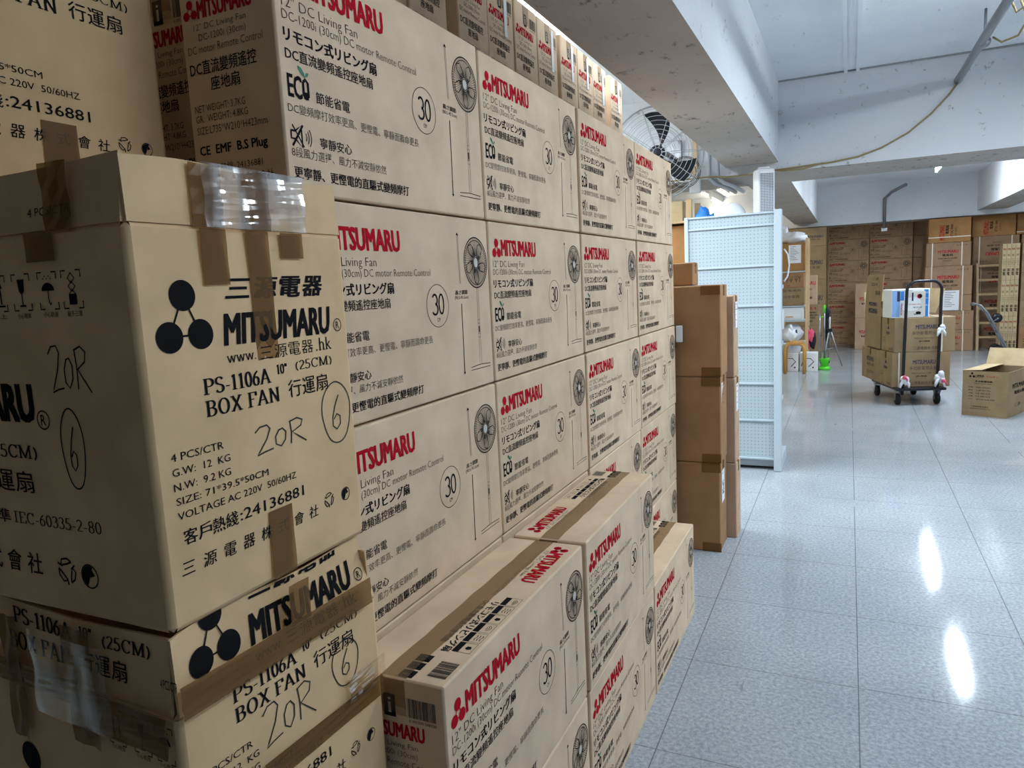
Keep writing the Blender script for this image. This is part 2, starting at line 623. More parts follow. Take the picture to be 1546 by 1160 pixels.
class PM:
    def __init__(self):
        self.v, self.f, self.m, self.z = [], [], [], []

    def lifts(self):
        return self.z if len(self.z) == len(self.v) else [0.0] * len(self.v)

    def add(self, vs, fs, mi, lift=0.0):
        o = len(self.v)
        self.v += vs
        self.z += [lift] * len(vs)
        self.f += [tuple(i + o for i in q) for q in fs]
        self.m += [mi] * len(fs)

    def text(self, s, x0, x1, y0, y1, mi=K, bold=0.0, shear=0.0, rot180=False):
        heavy = bold if bold > 0 else 0
        vs, fs = raw_text(s, min(bold, 0))
        ax_, bx_ = min(p[0] for p in vs), max(p[0] for p in vs)
        ay_, by_ = min(p[1] for p in vs), max(p[1] for p in vs)
        out = []
        for x, y in vs:
            u = (x - ax_) / (bx_ - ax_)
            v = (y - ay_) / (by_ - ay_)
            if rot180:
                u, v = 1 - u, 1 - v
            out.append((x0 + u * (x1 - x0) + shear * (v - 0.5) * (y1 - y0), y0 + v * (y1 - y0)))
        if not heavy:
            self.add(out, fs, mi)
            return
        # heavier weight: the letter is printed several times, a little apart
        ex = heavy * 1.3 * (x1 - x0) / (bx_ - ax_)
        ey = heavy * 0.6 * (y1 - y0) / (by_ - ay_)
        for i, (dx, dy) in enumerate(((-ex, -ey), (ex, -ey), (-ex, ey), (ex, ey), (0, 0))):
            self.add([(x + dx, y + dy) for x, y in out], fs, mi, i * 4e-5)

    def spaced(self, s, x0, x1, y0, y1, mi=K, bold=0.0, shear=0.0, fill=0.8):
        n = len(s)
        h = y1 - y0
        w = (x1 - x0 - h * 0.0) / (n - 1 + fill)
        for i, c in enumerate(s):
            a = x0 + i * w
            if c == '三':
                self.text(c, a + w * fill * 0.04, a + w * fill * 0.96, y0 + h * 0.06, y0 + h * 0.92, mi, bold, shear)
            else:
                self.text(c, a, a + w * fill, y0, y1, mi, bold, shear)

    def rect(self, x0, x1, y0, y1, mi=K):
        self.add([(x0, y0), (x1, y0), (x1, y1), (x0, y1)], [(0, 1, 2, 3)], mi)

    def poly(self, pts, mi=K):
        self.add(list(pts), [tuple(range(len(pts)))], mi)

    def disc(self, x, y, r, mi=K, seg=24, ry=None):
        ry = ry or r
        self.poly([(x + r * math.cos(2 * PI * k / seg), y + ry * math.sin(2 * PI * k / seg)) for k in range(seg)], mi)

    def ring(self, x, y, r, w, mi=K, seg=32, ry=None):
        ry = ry or r
        vs = []
        for k in range(seg):
            c, s = math.cos(2 * PI * k / seg), math.sin(2 * PI * k / seg)
            vs += [(x + r * c, y + ry * s), (x + (r - w) * c, y + (ry - w) * s)]
        fs = [(2 * k, 2 * ((k + 1) % seg), 2 * ((k + 1) % seg) + 1, 2 * k + 1) for k in range(seg)]
        self.add(vs, fs, mi)

    def stroke(self, pts, w, mi=K, thin=None):
        """ribbon along pts; with thin, a pen whose width depends on direction (serif contrast)"""
        n = len(pts)
        vs = []
        for i, p in enumerate(pts):
            a, b = pts[max(i - 1, 0)], pts[min(i + 1, n - 1)]
            dx, dy = b[0] - a[0], b[1] - a[1]
            l = math.hypot(dx, dy) or 1
            dx, dy = dx / l, dy / l
            ww = w if thin is None else thin + (w - thin) * abs(dy) ** 1.3
            vs += [(p[0] - dy * ww / 2, p[1] + dx * ww / 2), (p[0] + dy * ww / 2, p[1] - dx * ww / 2)]
        fs = [(2 * i, 2 * i + 1, 2 * i + 3, 2 * i + 2) for i in range(n - 1)]
        self.add(vs, fs, mi)

    def shifted(self, dx, dy, sx=1, sy=1):
        p = PM()
        p.v = [(x * sx + dx, y * sy + dy) for x, y in self.v]
        p.f, p.m, p.z = list(self.f), list(self.m), self.lifts()[:]
        return p

    def merge(self, o):
        k = len(self.v)
        self.z = self.lifts() + o.lifts()
        self.v += o.v
        self.f += [tuple(i + k for i in q) for q in o.f]
        self.m += o.m
        return self


def arc(cx, cy_, rx, ry, a0, a1, n=12):
    return [(cx + rx * math.cos(math.radians(a0 + (a1 - a0) * i / n)), cy_ + ry * math.sin(math.radians(a0 + (a1 - a0) * i / n))) for i in range(n + 1)]


# serif letterforms on a cap height of 1: (advance, strokes, serif feet)
def serif_glyph(c):
    S, F = [], []
    def foot(x, y, h=0.17):
        F.append((x - h, x + h, y))
    if c == 'P':
        S = [[(.2, 0), (.2, 1)], [(.2, .97), (.4, .97)] + arc(.4, .73, .26, .24, 90, -90) + [(.2, .49)]]
        foot(.2, 0); foot(.16, 1, .1); adv = .74
    elif c == 'S':
        S = [arc(.34, .75, .22, .22, 20, 250) + arc(.34, .26, .24, .24, 80, -160)]
        adv = .68
    elif c == '-':
        S = [[(.05, .34), (.33, .34)]]; adv = .4
    elif c == '1':
        S = [[(.26, 0), (.26, 1)], [(.1, .86), (.26, .97)]]; foot(.26, 0); adv = .5
    elif c == '0':
        S = [arc(.27, .5, .19, .48, 0, 360, 24)]; adv = .56
    elif c == '6':
        S = [arc(.27, .3, .19, .28, 0, 360, 20), arc(.62, .28, .54, .72, 180, 112, 8)]; adv = .56
    elif c == '8':
        S = [arc(.27, .26, .19, .25, 0, 360, 20), arc(.27, .74, .16, .23, 0, 360, 20)]; adv = .56
    elif c == '3':
        S = [arc(.24, .75, .17, .22, 150, -80) + arc(.23, .27, .21, .26, 85, -150)]; adv = .54
    elif c == '5':
        S = [[(.12, .97), (.44, .97)], [(.14, .97), (.11, .55)] + arc(.22, .3, .22, .29, 110, -150)]; adv = .54
    elif c == '2':
        S = [arc(.26, .73, .18, .24, 165, -30, 8) + [(.08, .05)], [(.08, .04), (.47, .04)]]; adv = .54
    elif c == 'A':
        S = [[(.1, 0), (.42, 1)], [(.4, 1), (.72, 0)], [(.2, .34), (.6, .34)]]; foot(.1, 0, .12); foot(.72, 0, .15); adv = .86
    elif c == 'B':
        S = [[(.2, 0), (.2, 1)], [(.2, .97), (.38, .97)] + arc(.38, .75, .22, .22, 90, -90) + [(.2, .52)],
             [(.38, .52)] + arc(.38, .27, .27, .25, 90, -90) + [(.2, .03)]]
        foot(.16, 0, .1); foot(.16, 1, .1); adv = .78
    elif c == 'O':
        S = [arc(.4, .5, .3, .48, 0, 360, 28)]; adv = .84
    elif c == 'C':
        S = [arc(.4, .5, .3, .48, 42, 318, 22), [(.63, .72), (.65, .98)]]; adv = .74
    elif c == 'X':
        S = [[(.14, 1), (.64, 0)], [(.64, 1), (.12, 0)]]
        for q in (.12, .64):
            foot(q, 0, .13); foot(q, 1, .13)
        adv = .8
    elif c == 'F':
        S = [[(.2, 0), (.2, 1)], [(.2, .97), (.62, .97)], [(.62, 1), (.64, .72)], [(.2, .52), (.48, .52)]]
        foot(.2, 0); foot(.16, 1, .1); adv = .7
    elif c == 'E':
        S = [[(.2, 0), (.2, 1)], [(.2, .97), (.62, .97)], [(.62, 1), (.64, .74)], [(.2, .52), (.48, .52)], [(.2, .03), (.64, .03)], [(.64, 0), (.67, .28)]]
        foot(.16, 0, .1); foot(.16, 1, .1); adv = .74
    elif c == 'I':
        S = [[(.2, 0), (.2, 1)]]; foot(.2, 0); foot(.2, 1); adv = .42
    elif c == 'N':
        S = [[(.18, 0), (.18, 1)], [(.16, 1), (.7, 0)], [(.7, 0), (.7, 1)]]
        foot(.18, 0, .12); foot(.7, 1, .12); foot(.14, 1, .1); adv = .88
    elif c == 'M':
        S = [[(.16, 0), (.16, 1)], [(.16, 1), (.47, .04)], [(.47, .04), (.8, 1)], [(.8, 0), (.8, 1)]]
        foot(.16, 0, .12); foot(.8, 0, .15); foot(.12, 1, .1); foot(.84, 1, .1); adv = 1.0
    elif c == 'w':
        S = [[(.08, .66), (.26, 0)], [(.26, 0), (.44, .66)], [(.44, .66), (.62, 0)], [(.62, 0), (.8, .66)]]
        foot(.08, .66, .09); foot(.8, .66, .09); adv = .9
    elif c == 'h':
        S = [[(.14, 0), (.14, 1)], arc(.3, .44, .16, .2, 180, 0, 10) + [(.46, 0)]]; foot(.14, 0, .11); foot(.46, 0, .11); adv = .6
    elif c == 'k':
        S = [[(.14, 0), (.14, 1)], [(.45, .64), (.16, .3)], [(.24, .38), (.5, 0)]]; foot(.14, 0, .11); foot(.5, 0, .1); adv = .6
    elif c == '.':
        S = [[(.1, 0), (.1, .13)]]; adv = .26
    elif c == '"':
        S = [[(.1, .68), (.1, 1)], [(.27, .68), (.27, 1)]]; adv = .4
    elif c == '(':
        S = [arc(.5, .4, .4, .62, 130, 230, 10)]; adv = .34
    elif c == ')':
        S = [arc(-.16, .4, .4, .62, 50, -50, 10)]; adv = .34
    else:
        adv = .32
    return adv, S, F


def serif(pm, s, x0, x1, y0, y1, mi=K, thick=0.19, thin=0.07):
    tot = sum(serif_glyph(c)[0] for c in s)
    h = y1 - y0
    kx = (x1 - x0) / tot
    x = 0
    for c in s:
        adv, S, F = serif_glyph(c)
        q = PM()
        for st in S:
            q.stroke([(px_, py_ * (kx and h / kx)) for px_, py_ in st], thick * min(1.0, h / kx), mi, thin * min(1.0, h / kx))
        t = thin * 0.9 * min(1.0, h / kx)
        for a, b, y in F:
            yy = y * h / kx
            q.rect(a, b, yy if y == 0 else yy - t, yy + t if y == 0 else yy, mi)
        pm.merge(q.shifted(x0 + x * kx, y0, kx, kx))
        x += adv


def logo3(pm, x, y, d, r, mi, line=0.002):
    """three linked discs: x,y centre of the bottom pair, d half spacing"""
    top = (x, y + d * 1.9)
    for a, b in ((top, (x - d, y)), (top, (x + d, y)), ((x - d, y), (x + d, y))):
        pm.stroke([a, b], line, mi)
    for p in (top, (x - d, y), (x + d, y)):
        pm.disc(p[0], p[1], r, mi)


def barcode(pm, x0, x1, y0, y1, vertical=False, mi=GY):
    rnd = random.Random(3)
    t = 0.0
    L = (x1 - x0) if not vertical else (y1 - y0)
    while t < 1:
        w = rnd.choice((.012, .018, .03))
        if t + w > 1:
            break
        if vertical:
            pm.rect(x0, x1, y0 + t * L, y0 + (t + w) * L, mi)
        else:
            pm.rect(x0 + t * L, x0 + (t + w) * L, y0, y1, mi)
        t += w + rnd.choice((.012, .018, .026))


def recycle(pm, x, y, r, mi=K):
    w = r * 0.14
    for k in range(3):
        a = 90 + 120 * k
        p = [(x + r * math.cos(math.radians(a + d)) * q, y + r * math.sin(math.radians(a + d)) * q) for d, q in ((-38, .95), (-8, 1.0), (30, 1.0), (58, .72), (30, .55), (-6, .55), (-38, .95))]
        pm.stroke(p, w, mi)
        pm.stroke([(x + r * .55 * math.cos(math.radians(a + 50)), y + r * .55 * math.sin(math.radians(a + 50))),
                   (x + r * 1.1 * math.cos(math.radians(a + 60)), y + r * 1.1 * math.sin(math.radians(a + 60)))], w, mi)


def greendot(pm, x, y, r, mi=K):
    pm.ring(x, y, r, r * .12, mi)
    pm.poly(arc(x, y, r * .86, r * .86, 60, 245, 12) + [(x - r * .1, y - r * .3), (x + r * .1, y + r * .35)], mi)
    pm.poly([(x, y - r * .1), (x + r * .62, y + r * .1), (x + r * .2, y + r * .7)], mi)


def hand_20R(pm, x, y, w, h, mi=GY, pen=0.0024):
    q = lambda a: [(x + px_ * w, y + py_ * h) for px_, py_ in a]
    pm.stroke(q([(0, .82), (.1, .98), (.24, 1), (.3, .85), (.22, .5), (.06, .1), (.02, 0), (.16, .06), (.34, .1)]), pen, mi)
    pm.stroke(q([(.48, .72), (.4, .5), (.4, .22), (.5, .1), (.6, .3), (.62, .58), (.55, .74), (.47, .7)]), pen, mi)
    pm.stroke(q([(.72, .92), (.74, .5), (.72, .08)]), pen, mi)
    pm.stroke(q([(.7, .9), (.88, .98), (1.0, .86), (.96, .66), (.76, .5), (.88, .3), (1.06, .02)]), pen, mi)


def hand_6(pm, x, y, rx, ry, mi=GY, pen=0.0022):
    pm.stroke([(x + rx * math.cos(math.radians(a)) * (1 + .05 * math.sin(3 * math.radians(a))), y + ry * math.sin(math.radians(a))) for a in range(70, 450, 12)], pen, mi)
    s = lambda a: [(x + px_ * rx, y + py_ * ry) for px_, py_ in a]
    pm.stroke(s([(.2, .55), (-.1, .2), (-.3, -.15), (-.3, -.42), (-.05, -.55), (.22, -.4), (.22, -.15), (0, -.05), (-.22, -.2)]), pen * 1.1, mi)


def icon_frame(pm, x, y, w, h, kind, mi=K):
    a = w * .24
    t = w * .05
    for sx in (-1, 1):
        for s2 in (-1, 1):
            X, Y = x + sx * w / 2, y + s2 * h / 2
            pm.stroke([(X - sx * a, Y), (X, Y), (X, Y - s2 * a)], t, mi)
    if kind == 'glass':
        pm.poly([(x - w * .2, y + h * .36), (x + w * .2, y + h * .36), (x + w * .14, y + h * .02), (x, y - h * .06), (x - w * .14, y + h * .02)], mi)
        pm.rect(x - w * .03, x + w * .03, y - h * .36, y, mi)
        pm.rect(x - w * .16, x + w * .16, y - h * .4, y - h * .35, mi)
    elif kind == 'umbrella':
        pm.poly(arc(x, y, w * .34, h * .22, 0, 180, 12), mi)
        pm.stroke([(x, y), (x, y - h * .3), (x + w * .06, y - h * .38), (x + w * .12, y - h * .32)], t, mi)
        for k in range(5):
            pm.disc(x - w * .2 + k * w * .1, y + h * (.33 + .06 * (k % 2)), w * .028, mi, 8)
    elif kind == 'arrows':
        for s in (-1, 1):
            pm.poly([(x + s * w * .18 - w * .12, y + h * .15), (x + s * w * .18 + w * .12, y + h * .15), (x + s * w * .18, y + h * .4)], mi)
            pm.rect(x + s * w * .18 - w * .04, x + s * w * .18 + w * .04, y - h * .3, y + h * .16, mi)
        pm.rect(x - w * .4, x + w * .4, y - h * .38, y - h * .33, mi)
    else:
        for k in range(3):
            pm.ring(x, y + h * (.3 - .22 * k), w * .2, t, mi, 4)
        pm.rect(x - w * .2, x + w * .2, y - h * .4, y - h * .12, mi)


def fan_drawing(pm, x, y, r, zb, mi=K):
    pm.ring(x, y, r, r * .045, mi, 40)
    pm.ring(x, y, r * .88, r * .03, mi, 36)
    pm.ring(x, y, r * .22, r * .03, mi, 20)
    for k in range(60):
        a = 2 * PI * k / 60
        pm.stroke([(x + r * .24 * math.cos(a), y + r * .24 * math.sin(a)), (x + r * .98 * math.cos(a + .22), y + r * .98 * math.sin(a + .22))], r * .018, GY)
    for k in range(5):
        a = 2 * PI * k / 5 + .3
        pm.stroke([(x + r * q * math.cos(a + w_), y + r * q * math.sin(a + w_)) for q, w_ in ((.24, 0), (.5, .25), (.78, .45), (.86, .75), (.7, .95), (.4, .9), (.24, .6))], r * .04, mi)
        pm.poly([(x + r * q * math.cos(a + w_), y + r * q * math.sin(a + w_)) for q, w_ in ((.24, .1), (.44, .3), (.4, .55), (.24, .5))], GY)
    pm.disc(x, y, r * .17, WH, 16)
    for s in (-1, 1):
        pm.stroke([(x + s * r * .06, y - r), (x + s * r * .07, y - r * 2.1), (x + s * r * .08, zb + .012)], .0009, mi)
    for q in (2.25, 2.4, 2.8, 2.95):
        pm.rect(x - r * .08, x + r * .08, y - r * q, y - r * q + .001, mi)
    pm.rect(x - r * .045, x + r * .045, y - r * 2.75, y - r * 2.5, GY)
    pm.stroke([(x - r * .85, zb + .008), (x - r * .1, zb + .0105), (x + r * .1, zb + .0105), (x + r * .85, zb + .008)], .0018, mi)
    pm.rect(x - r * .85, x + r * .85, zb, zb + .0016, mi)


def fan_front():
    p = PM()
    logo3(p, .0485, .340, .0135, .0118, R_, .003)
    p.text('MITSUMARU', .078, .311, .333, .375, R_, .036)
    p.text('12" DC Living Fan', .023, .224, .297, .320, GY, -.012)
    p.text('DC-1200i (30cm) DC motor Remote Control', .022, .425, .277, .297, GY, -.012)
    p.text('リモコン式リビング扇', .022, .277, .247, .270, K, .022)
    p.text('DC直流變頻遙控座地扇', .022, .261, .218, .239, K, .006)
    p.text('EC', .022, .055, .158, .195, K, .022)
    p.stroke([(.0595, .188), (.0595, .166), (.0655, .161), (.0715, .166), (.0715, .188), (.0655, .193), (.0595, .188)], .0055, K)
    p.rect(.0595, .0715, .160, .172, K)
    p.poly([(.065, .196), (.058, .199), (.050, .207), (.049, .213), (.057, .211), (.064, .203)], G_)
    p.poly([(.065, .197), (.072, .199), (.075, .205), (.069, .205)], G_)
    p.stroke([(.065, .190), (.065, .199)], .0018, G_)
    p.text('節能省電', .090, .183, .159, .179, K, .004)
    p.text('DC變頻摩打效率更高、更慳電、寧靜而壽命更長', .018, .418, .132, .149, GY, -.006)
    # crossed loudspeaker
    p.stroke([(.020, .103), (.020, .090), (.030, .090), (.046, .077), (.046, .114), (.030, .103), (.020, .103)], .0036, K)
    p.stroke([(.022, .078), (.050, .115)], .0042, K)
    p.stroke([(.024, .113), (.050, .079)], .0026, K)
    for k, r in enumerate((.010, .016, .022)):
        p.stroke(arc(.048, .096, r, r * 1.05, -38, 38, 8), .0017, K)
    p.text('寧靜安心', .092, .181, .083, .102, K, .004)
    p.text('8段風力選擇、風力不減安靜依然', .018, .290, .060, .077, GY, -.006)
    p.text('更寧靜、更慳電的直驅式變頻摩打', .020, .370, .025, .045, K, .012)
    p.ring(.449, .214, .049, .0013, K, 40)
    p.stroke(arc(.4365, .228, .0105, .012, 150, -75, 9) + arc(.4355, .207, .0125, .0125, 80, -150, 9), .0048, K)
    p.stroke(arc(.4645, .2175, .0105, .022, 0, 360, 20), .0048, K)
    p.text('CM', .443, .456, .178, .187, GY)
    for s in (-1, 1):
        p.rect(.5615 + s * .0026 - .0005, .5615 + s * .0026 + .0005, .262, .378, GY)
    p.poly([(.555, .377), (.568, .377), (.5615, .384)], K)
    p.text('高さ調節', .534, .596, .236, .247, K, .006)
    p.text('(90.5-95.5cm)', .530, .600, .223, .233, GY)
    p.rect(.560, .5635, .045, .214, K)
    p.poly([(.5565, .047), (.567, .047), (.562, .041)], K)
    fan_drawing(p, .650, .313, .0635, .046)
    return p.shifted(-.005, 0)


def fan_end():
    p = PM()
    p.rect(.083, .108, .345, .388, K)
    p.text('i', .092, .099, .352, .381, WH)
    barcode(p, .134, .194, .350, .386)
    p.text('6 091300 048320', .136, .192, .341, .347, GY)
    logo3(p, .025, .314, .009, .0075, R_, .002)
    p.text('MITSUMARU', .043, .165, .306, .334, R_, .036)
    p.text('12" DC Living Fan', .03, .15, .284, .298, GY, -.01)
    p.text('DC-1200i (30cm)', .04, .148, .266, .281, GY, -.01)
    p.text('DC motor Remote Control', .012, .182, .250, .263, GY, -.01)
    p.text('DC直流變頻遙控', .012, .165, .214, .238, K, .006)
    p.text('座地扇', .058, .125, .186, .209, K, .006)
    p.text('NET WEIGHT: 3.7KG', .014, .132, .153, .165, GY, -.006)
    p.text('GR.  WEIGHT: 4.8KG', .014, .136, .136, .148, GY, -.006)
    p.text('SIZE:L735*W210*H423mm', .014, .176, .116, .129, GY, -.006)
    p.text('CE  EMF  B.S Plug', .016, .172, .076, .096, K, .02)
    p.text('客戶熱線: 24136881', .03, .158, .050, .064, GY)
    p.text('三源電器株式會社', .05, .18, .024, .042, K)
    return p


def fan_top(flip):
    """top print; face frame: u along the length, v from the front edge inward"""
    p = PM()
    W = .21
    B = lambda d: W - d
    logo3(p, .060, B(.052), .012, .0105, R_, .003)
    p.text('MITSUMARU', .082, .268, B(.060), B(.024), R_, .036)
    p.text('12" DC Living Fan', .075, .24, B(.078), B(.064), GY, -.01)
    p.text('DC-1200i (30cm) DC motor Remote Control', .068, .36, B(.092), B(.081), GY, -.01)
    p.text('リモコン式リビング扇', .39, .612, B(.072), B(.053), K, .02)
    p.text('DC直流變頻遙控座地扇', .39, .58, B(.092), B(.076), K, .004)
    for k in range(6):
        x = .360 + k * .042
        p.stroke([(x, B(.050)), (x + .037, B(.050)), (x + .037, B(.012)), (x, B(.012)), (x, B(.050))], .0012, K)
        p.rect(x, x + .037, B(.050), B(.037), K)
        if k % 3 == 0:
            for r in (.004, .008, .012):
                p.stroke(arc(x + .018, B(.03), r, r, 20, 160, 6), .0013, K)
        elif k % 3 == 1:
            for d in (0, .006, .012):
                p.stroke([(x + .008, B(.03 - d)), (x + .015, B(.028 - d)), (x + .022, B(.031 - d)), (x + .03, B(.029 - d))], .0016, K)
        else:
            p.disc(x + .018, B(.024), .007, K, 5)
    barcode(p, .646, .703, B(.048), B(.010))
    for k in range(3):
        x = .636 + k * .029
        p.rect(x, x + .024, B(.099), B(.069), K)
        if k == 0:
            p.poly([(x + .006, B(.088)), (x + .018, B(.088)), (x + .012, B(.075))], WH)
        elif k == 1:
            p.ring(x + .012, B(.084), .007, .0015, WH, 6)
        else:
            p.text('i', x + .009, x + .015, B(.094), B(.074), WH)
    if flip:
        p.v = [(.725 - x, W - y) for x, y in p.v]
        # the turn keeps the lettering readable from the other long side
    return p


# ------------------------------------------------------------------ cartons
def carton_mesh(name, L, W, H, kraft_m, prints=None, bev=0.004, bulge=0.004, rot=0.0):
    """closed carton, base centre at origin, front faces -y; panels bow slightly and the edges are rounded"""
    mb = MB()
    F = {
        'front': (Vector((-L / 2, -W / 2, 0)), Vector((1, 0, 0)), Vector((0, 0, 1)), Vector((0, -1, 0)), L, H),
        'back': (Vector((L / 2, W / 2, 0)), Vector((-1, 0, 0)), Vector((0, 0, 1)), Vector((0, 1, 0)), L, H),
        'left': (Vector((-L / 2, W / 2, 0)), Vector((0, -1, 0)), Vector((0, 0, 1)), Vector((-1, 0, 0)), W, H),
        'right': (Vector((L / 2, -W / 2, 0)), Vector((0, 1, 0)), Vector((0, 0, 1)), Vector((1, 0, 0)), W, H),
        'top': (Vector((-L / 2, -W / 2, H)), Vector((1, 0, 0)), Vector((0, 1, 0)), Vector((0, 0, 1)), L, W),
        'bottom': (Vector((-L / 2, W / 2, 0)), Vector((1, 0, 0)), Vector((0, -1, 0)), Vector((0, 0, -1)), L, W),
    }
    bl = lambda u, v, a, b, k: k * max(0.0, (1 - (2 * u / a - 1) ** 2)) * max(0.0, (1 - (2 * v / b - 1) ** 2))
    for nm, (o, U, V, N, a, b) in F.items():
        k = {'front': bulge, 'back': bulge * .25, 'left': bulge * .3, 'right': bulge * .3}.get(nm, 0.0)
        nu, nv = (12, 8) if k else (1, 1)
        vs, fs = [], []
        for j in range(nv + 1):
            for i in range(nu + 1):
                u = bev + (a - 2 * bev) * i / nu
                v = bev + (b - 2 * bev) * j / nv
                vs.append(o + U * u + V * v + N * (bl(u - bev, v - bev, a - 2 * bev, b - 2 * bev, k)))
        for j in range(nv):
            for i in range(nu):
                q = j * (nu + 1) + i
                fs.append((q, q + 1, q + nu + 2, q + nu + 1))
        mb.add(vs, fs, 0, True)
        if prints and nm in prints:
            pm = prints[nm]
            mb.v_off = len(mb.v)
            off = len(mb.v)
            for (x, y), lf_ in zip(pm.v, pm.lifts()):
                mb.v.append(tuple(o + U * x + V * y + N * (bl(x - bev, y - bev, a - 2 * bev, b - 2 * bev, k) + 0.0006 + lf_)))
            for f_, m_ in zip(pm.f, pm.m):
                mb.f.append(tuple(i + off for i in f_))
                mb.m.append(m_)
                mb.s.append(False)
    # rounded edges (two-step) and corners
    hx, hy = L / 2, W / 2
    i_ = bev
    q_ = bev * 0.293
    def edge(p0, p1, n1, n2):
        # p0,p1 on the sharp edge; n1,n2 outward normals of its two faces
        d = (p1 - p0).normalized()
        p0 = p0 + d * i_
        p1 = p1 - d * i_
        rows = [-n2 * i_, -(n1 + n2) * q_, -n1 * i_]
        vs = []
        for r in rows:
            vs += [p0 + r, p1 + r]
        mb.add(vs, [(0, 1, 3, 2), (2, 3, 5, 4)], 0, True)
    X, Y, Z = Vector((1, 0, 0)), Vector((0, 1, 0)), Vector((0, 0, 1))
    for sy_ in (-1, 1):
        for z in (0, H):
            edge(Vector((-hx, sy_ * hy, z)), Vector((hx, sy_ * hy, z)), Y * sy_, Z * (1 if z else -1))
    for sx_ in (-1, 1):
        for z in (0, H):
            edge(Vector((sx_ * hx, -hy, z)), Vector((sx_ * hx, hy, z)), X * sx_, Z * (1 if z else -1))
        for sy_ in (-1, 1):
            edge(Vector((sx_ * hx, sy_ * hy, 0)), Vector((sx_ * hx, sy_ * hy, H)), X * sx_, Y * sy_)
            for z in (0, H):
                c = Vector((sx_ * hx, sy_ * hy, z))
                nz = Z * (1 if z else -1)
                a_ = c - (Y * sy_ + nz) * i_
                b_ = c - (X * sx_ + nz) * i_
                d_ = c - (X * sx_ + Y * sy_) * i_
                mb.add([a_, b_, d_, c - (X * sx_ + Y * sy_ + nz) * i_ * .45], [(0, 1, 3), (1, 2, 3), (2, 0, 3)], 0, True)
    return mb.mesh(name, [kraft_m] + INKS)


def tape_mesh(name, L, W, H, w=0.052, y=0.0, drop=0.07, m=None, top=True, wrinkle=True):
    """strip along the top seam that folds down both ends"""
    mb = MB()
    t = 0.0012
    n = 14
    pts = [(-L / 2 - t, H - drop), (-L / 2 - t, H - .004), (-L / 2 + .005, H + t)]
    pts += [(-L / 2 + .005 + (L - .01) * i / n, H + t) for i in range(1, n)]
    pts += [(L / 2 - .005, H + t), (L / 2 + t, H - .004), (L / 2 + t, H - drop)]
    vs, fs = [], []
    for i, (x, z) in enumerate(pts):
        e = 0.0015 * math.sin(i * 2.3)
        vs += [(x, y - w / 2 + e, z), (x, y + w / 2 + e, z)]
    for i in range(len(pts) - 1):
        fs.append((2 * i, 2 * i + 2, 2 * i + 3, 2 * i + 1))
    mb.add(vs, fs, 0, False)
    # under-skin to give the strip a body
    o = 0.0007
    vs2 = []
    for i, (x, z) in enumerate(pts):
        e = 0.0015 * math.sin(i * 2.3)
        dx = o if x < -L / 2 + .001 else (-o if x > L / 2 - .001 else 0)
        vs2 += [(x + dx, y - w / 2 + e, z - (o if not dx else 0)), (x + dx, y + w / 2 + e, z - (o if not dx else 0))]
    mb.add(vs2, [tuple(reversed(f)) for f in fs], 0, False)
    return mb.mesh(name, m or TAPE)


FL, FW, FH = .718, .21, .425
BH = FH - .0045      # carton height inside the stacking pitch (room for the tape)
_front, _end = fan_front(), fan_end()
ME_FAN = carton_mesh('body', FL, FW, BH, KRAFT, {'front': _front, 'left': _end})
ME_FAN_T = carton_mesh('body', FL, FW, BH, KRAFT, {'front': _front, 'left': _end, 'top': fan_top(False)})
ME_FAN_F = carton_mesh('body', FL, FW, BH, KRAFT, {'front': _front, 'left': _end, 'top': fan_top(True)})
ME_FAN_FAR = carton_mesh('body', FL + .02, FW, BH, KRAFT_FARFAN, {'front': _front, 'left': _end})
ME_FAN_END = carton_mesh('body', FL, .205, BH, KRAFT, {'left': _end}, .004, .0012)
ME_TAPE = tape_mesh('tape', FL, FW, BH, m=TAPE_PALE)


def fan_carton(loc, rz, label, group, body=ME_FAN):
    t = thing('fan_carton', label, 'box', loc, rz, group)
    link('body', body, t)
    link('tape', ME_TAPE, t)
    return t


XW, XF = -.851, -.6245       # face planes of the wall of cartons and of the low front row
ROWS = ['bottom', 'second lowest', 'middle', 'second highest', 'top']
COLS = ['nearest', 'second', 'third', 'farthest']
for r in range(5):
    for c in range(4):
        y = .966 + .735 * (c + .5)
        if c == 0 and r < 4:
            y += .011
        fan_carton((XW - FW / 2 + random.uniform(-.003, .003), y, r * FH), PI / 2 + random.uniform(-.003, .003),
                   f'tan living-fan carton in the tall stacked wall, {ROWS[r]} row, {COLS[c]} of the four columns',
                   'fan cartons in the tall stacked wall')
for k in (1, 2):
    for r in range(5):
        for c in range(4):
            fan_carton((XW - FW / 2 - k * .220, 1.03 + .733 * (c + .5), r * FH), PI / 2,
                       f'fan carton in layer {"two" if k == 1 else "three"} behind the tall wall, {ROWS[r]} row, {COLS[c]} column',
                       'fan cartons hidden behind the tall wall')
front = [(0, 0, ME_FAN_T), (0, 1, ME_FAN_F), (1, 0, ME_FAN), (1, 1, ME_FAN_T), (2, 0, ME_FAN_T)]
FLAB = {(0, 0): 'fan carton on the floor at the near end of the low front row',
        (0, 1): 'fan carton with barcode and taped top at the near end of the low front row',
        (1, 0): 'fan carton on the floor in the middle of the low front row',
        (1, 1): 'fan carton with taped top, second along the upper layer of the low front row',
        (2, 0): 'single fan carton on the floor at the far end of the low front row'}
for c, r, me in front:
    fan_carton((XF - FW / 2 + (.004 if (c, r) == (1, 1) else 0), .9785 + .735 * (c + .5) + .002, r * FH), PI / 2 + random.uniform(-.003, .003), FLAB[(c, r)], 'fan cartons in the low front row', me)

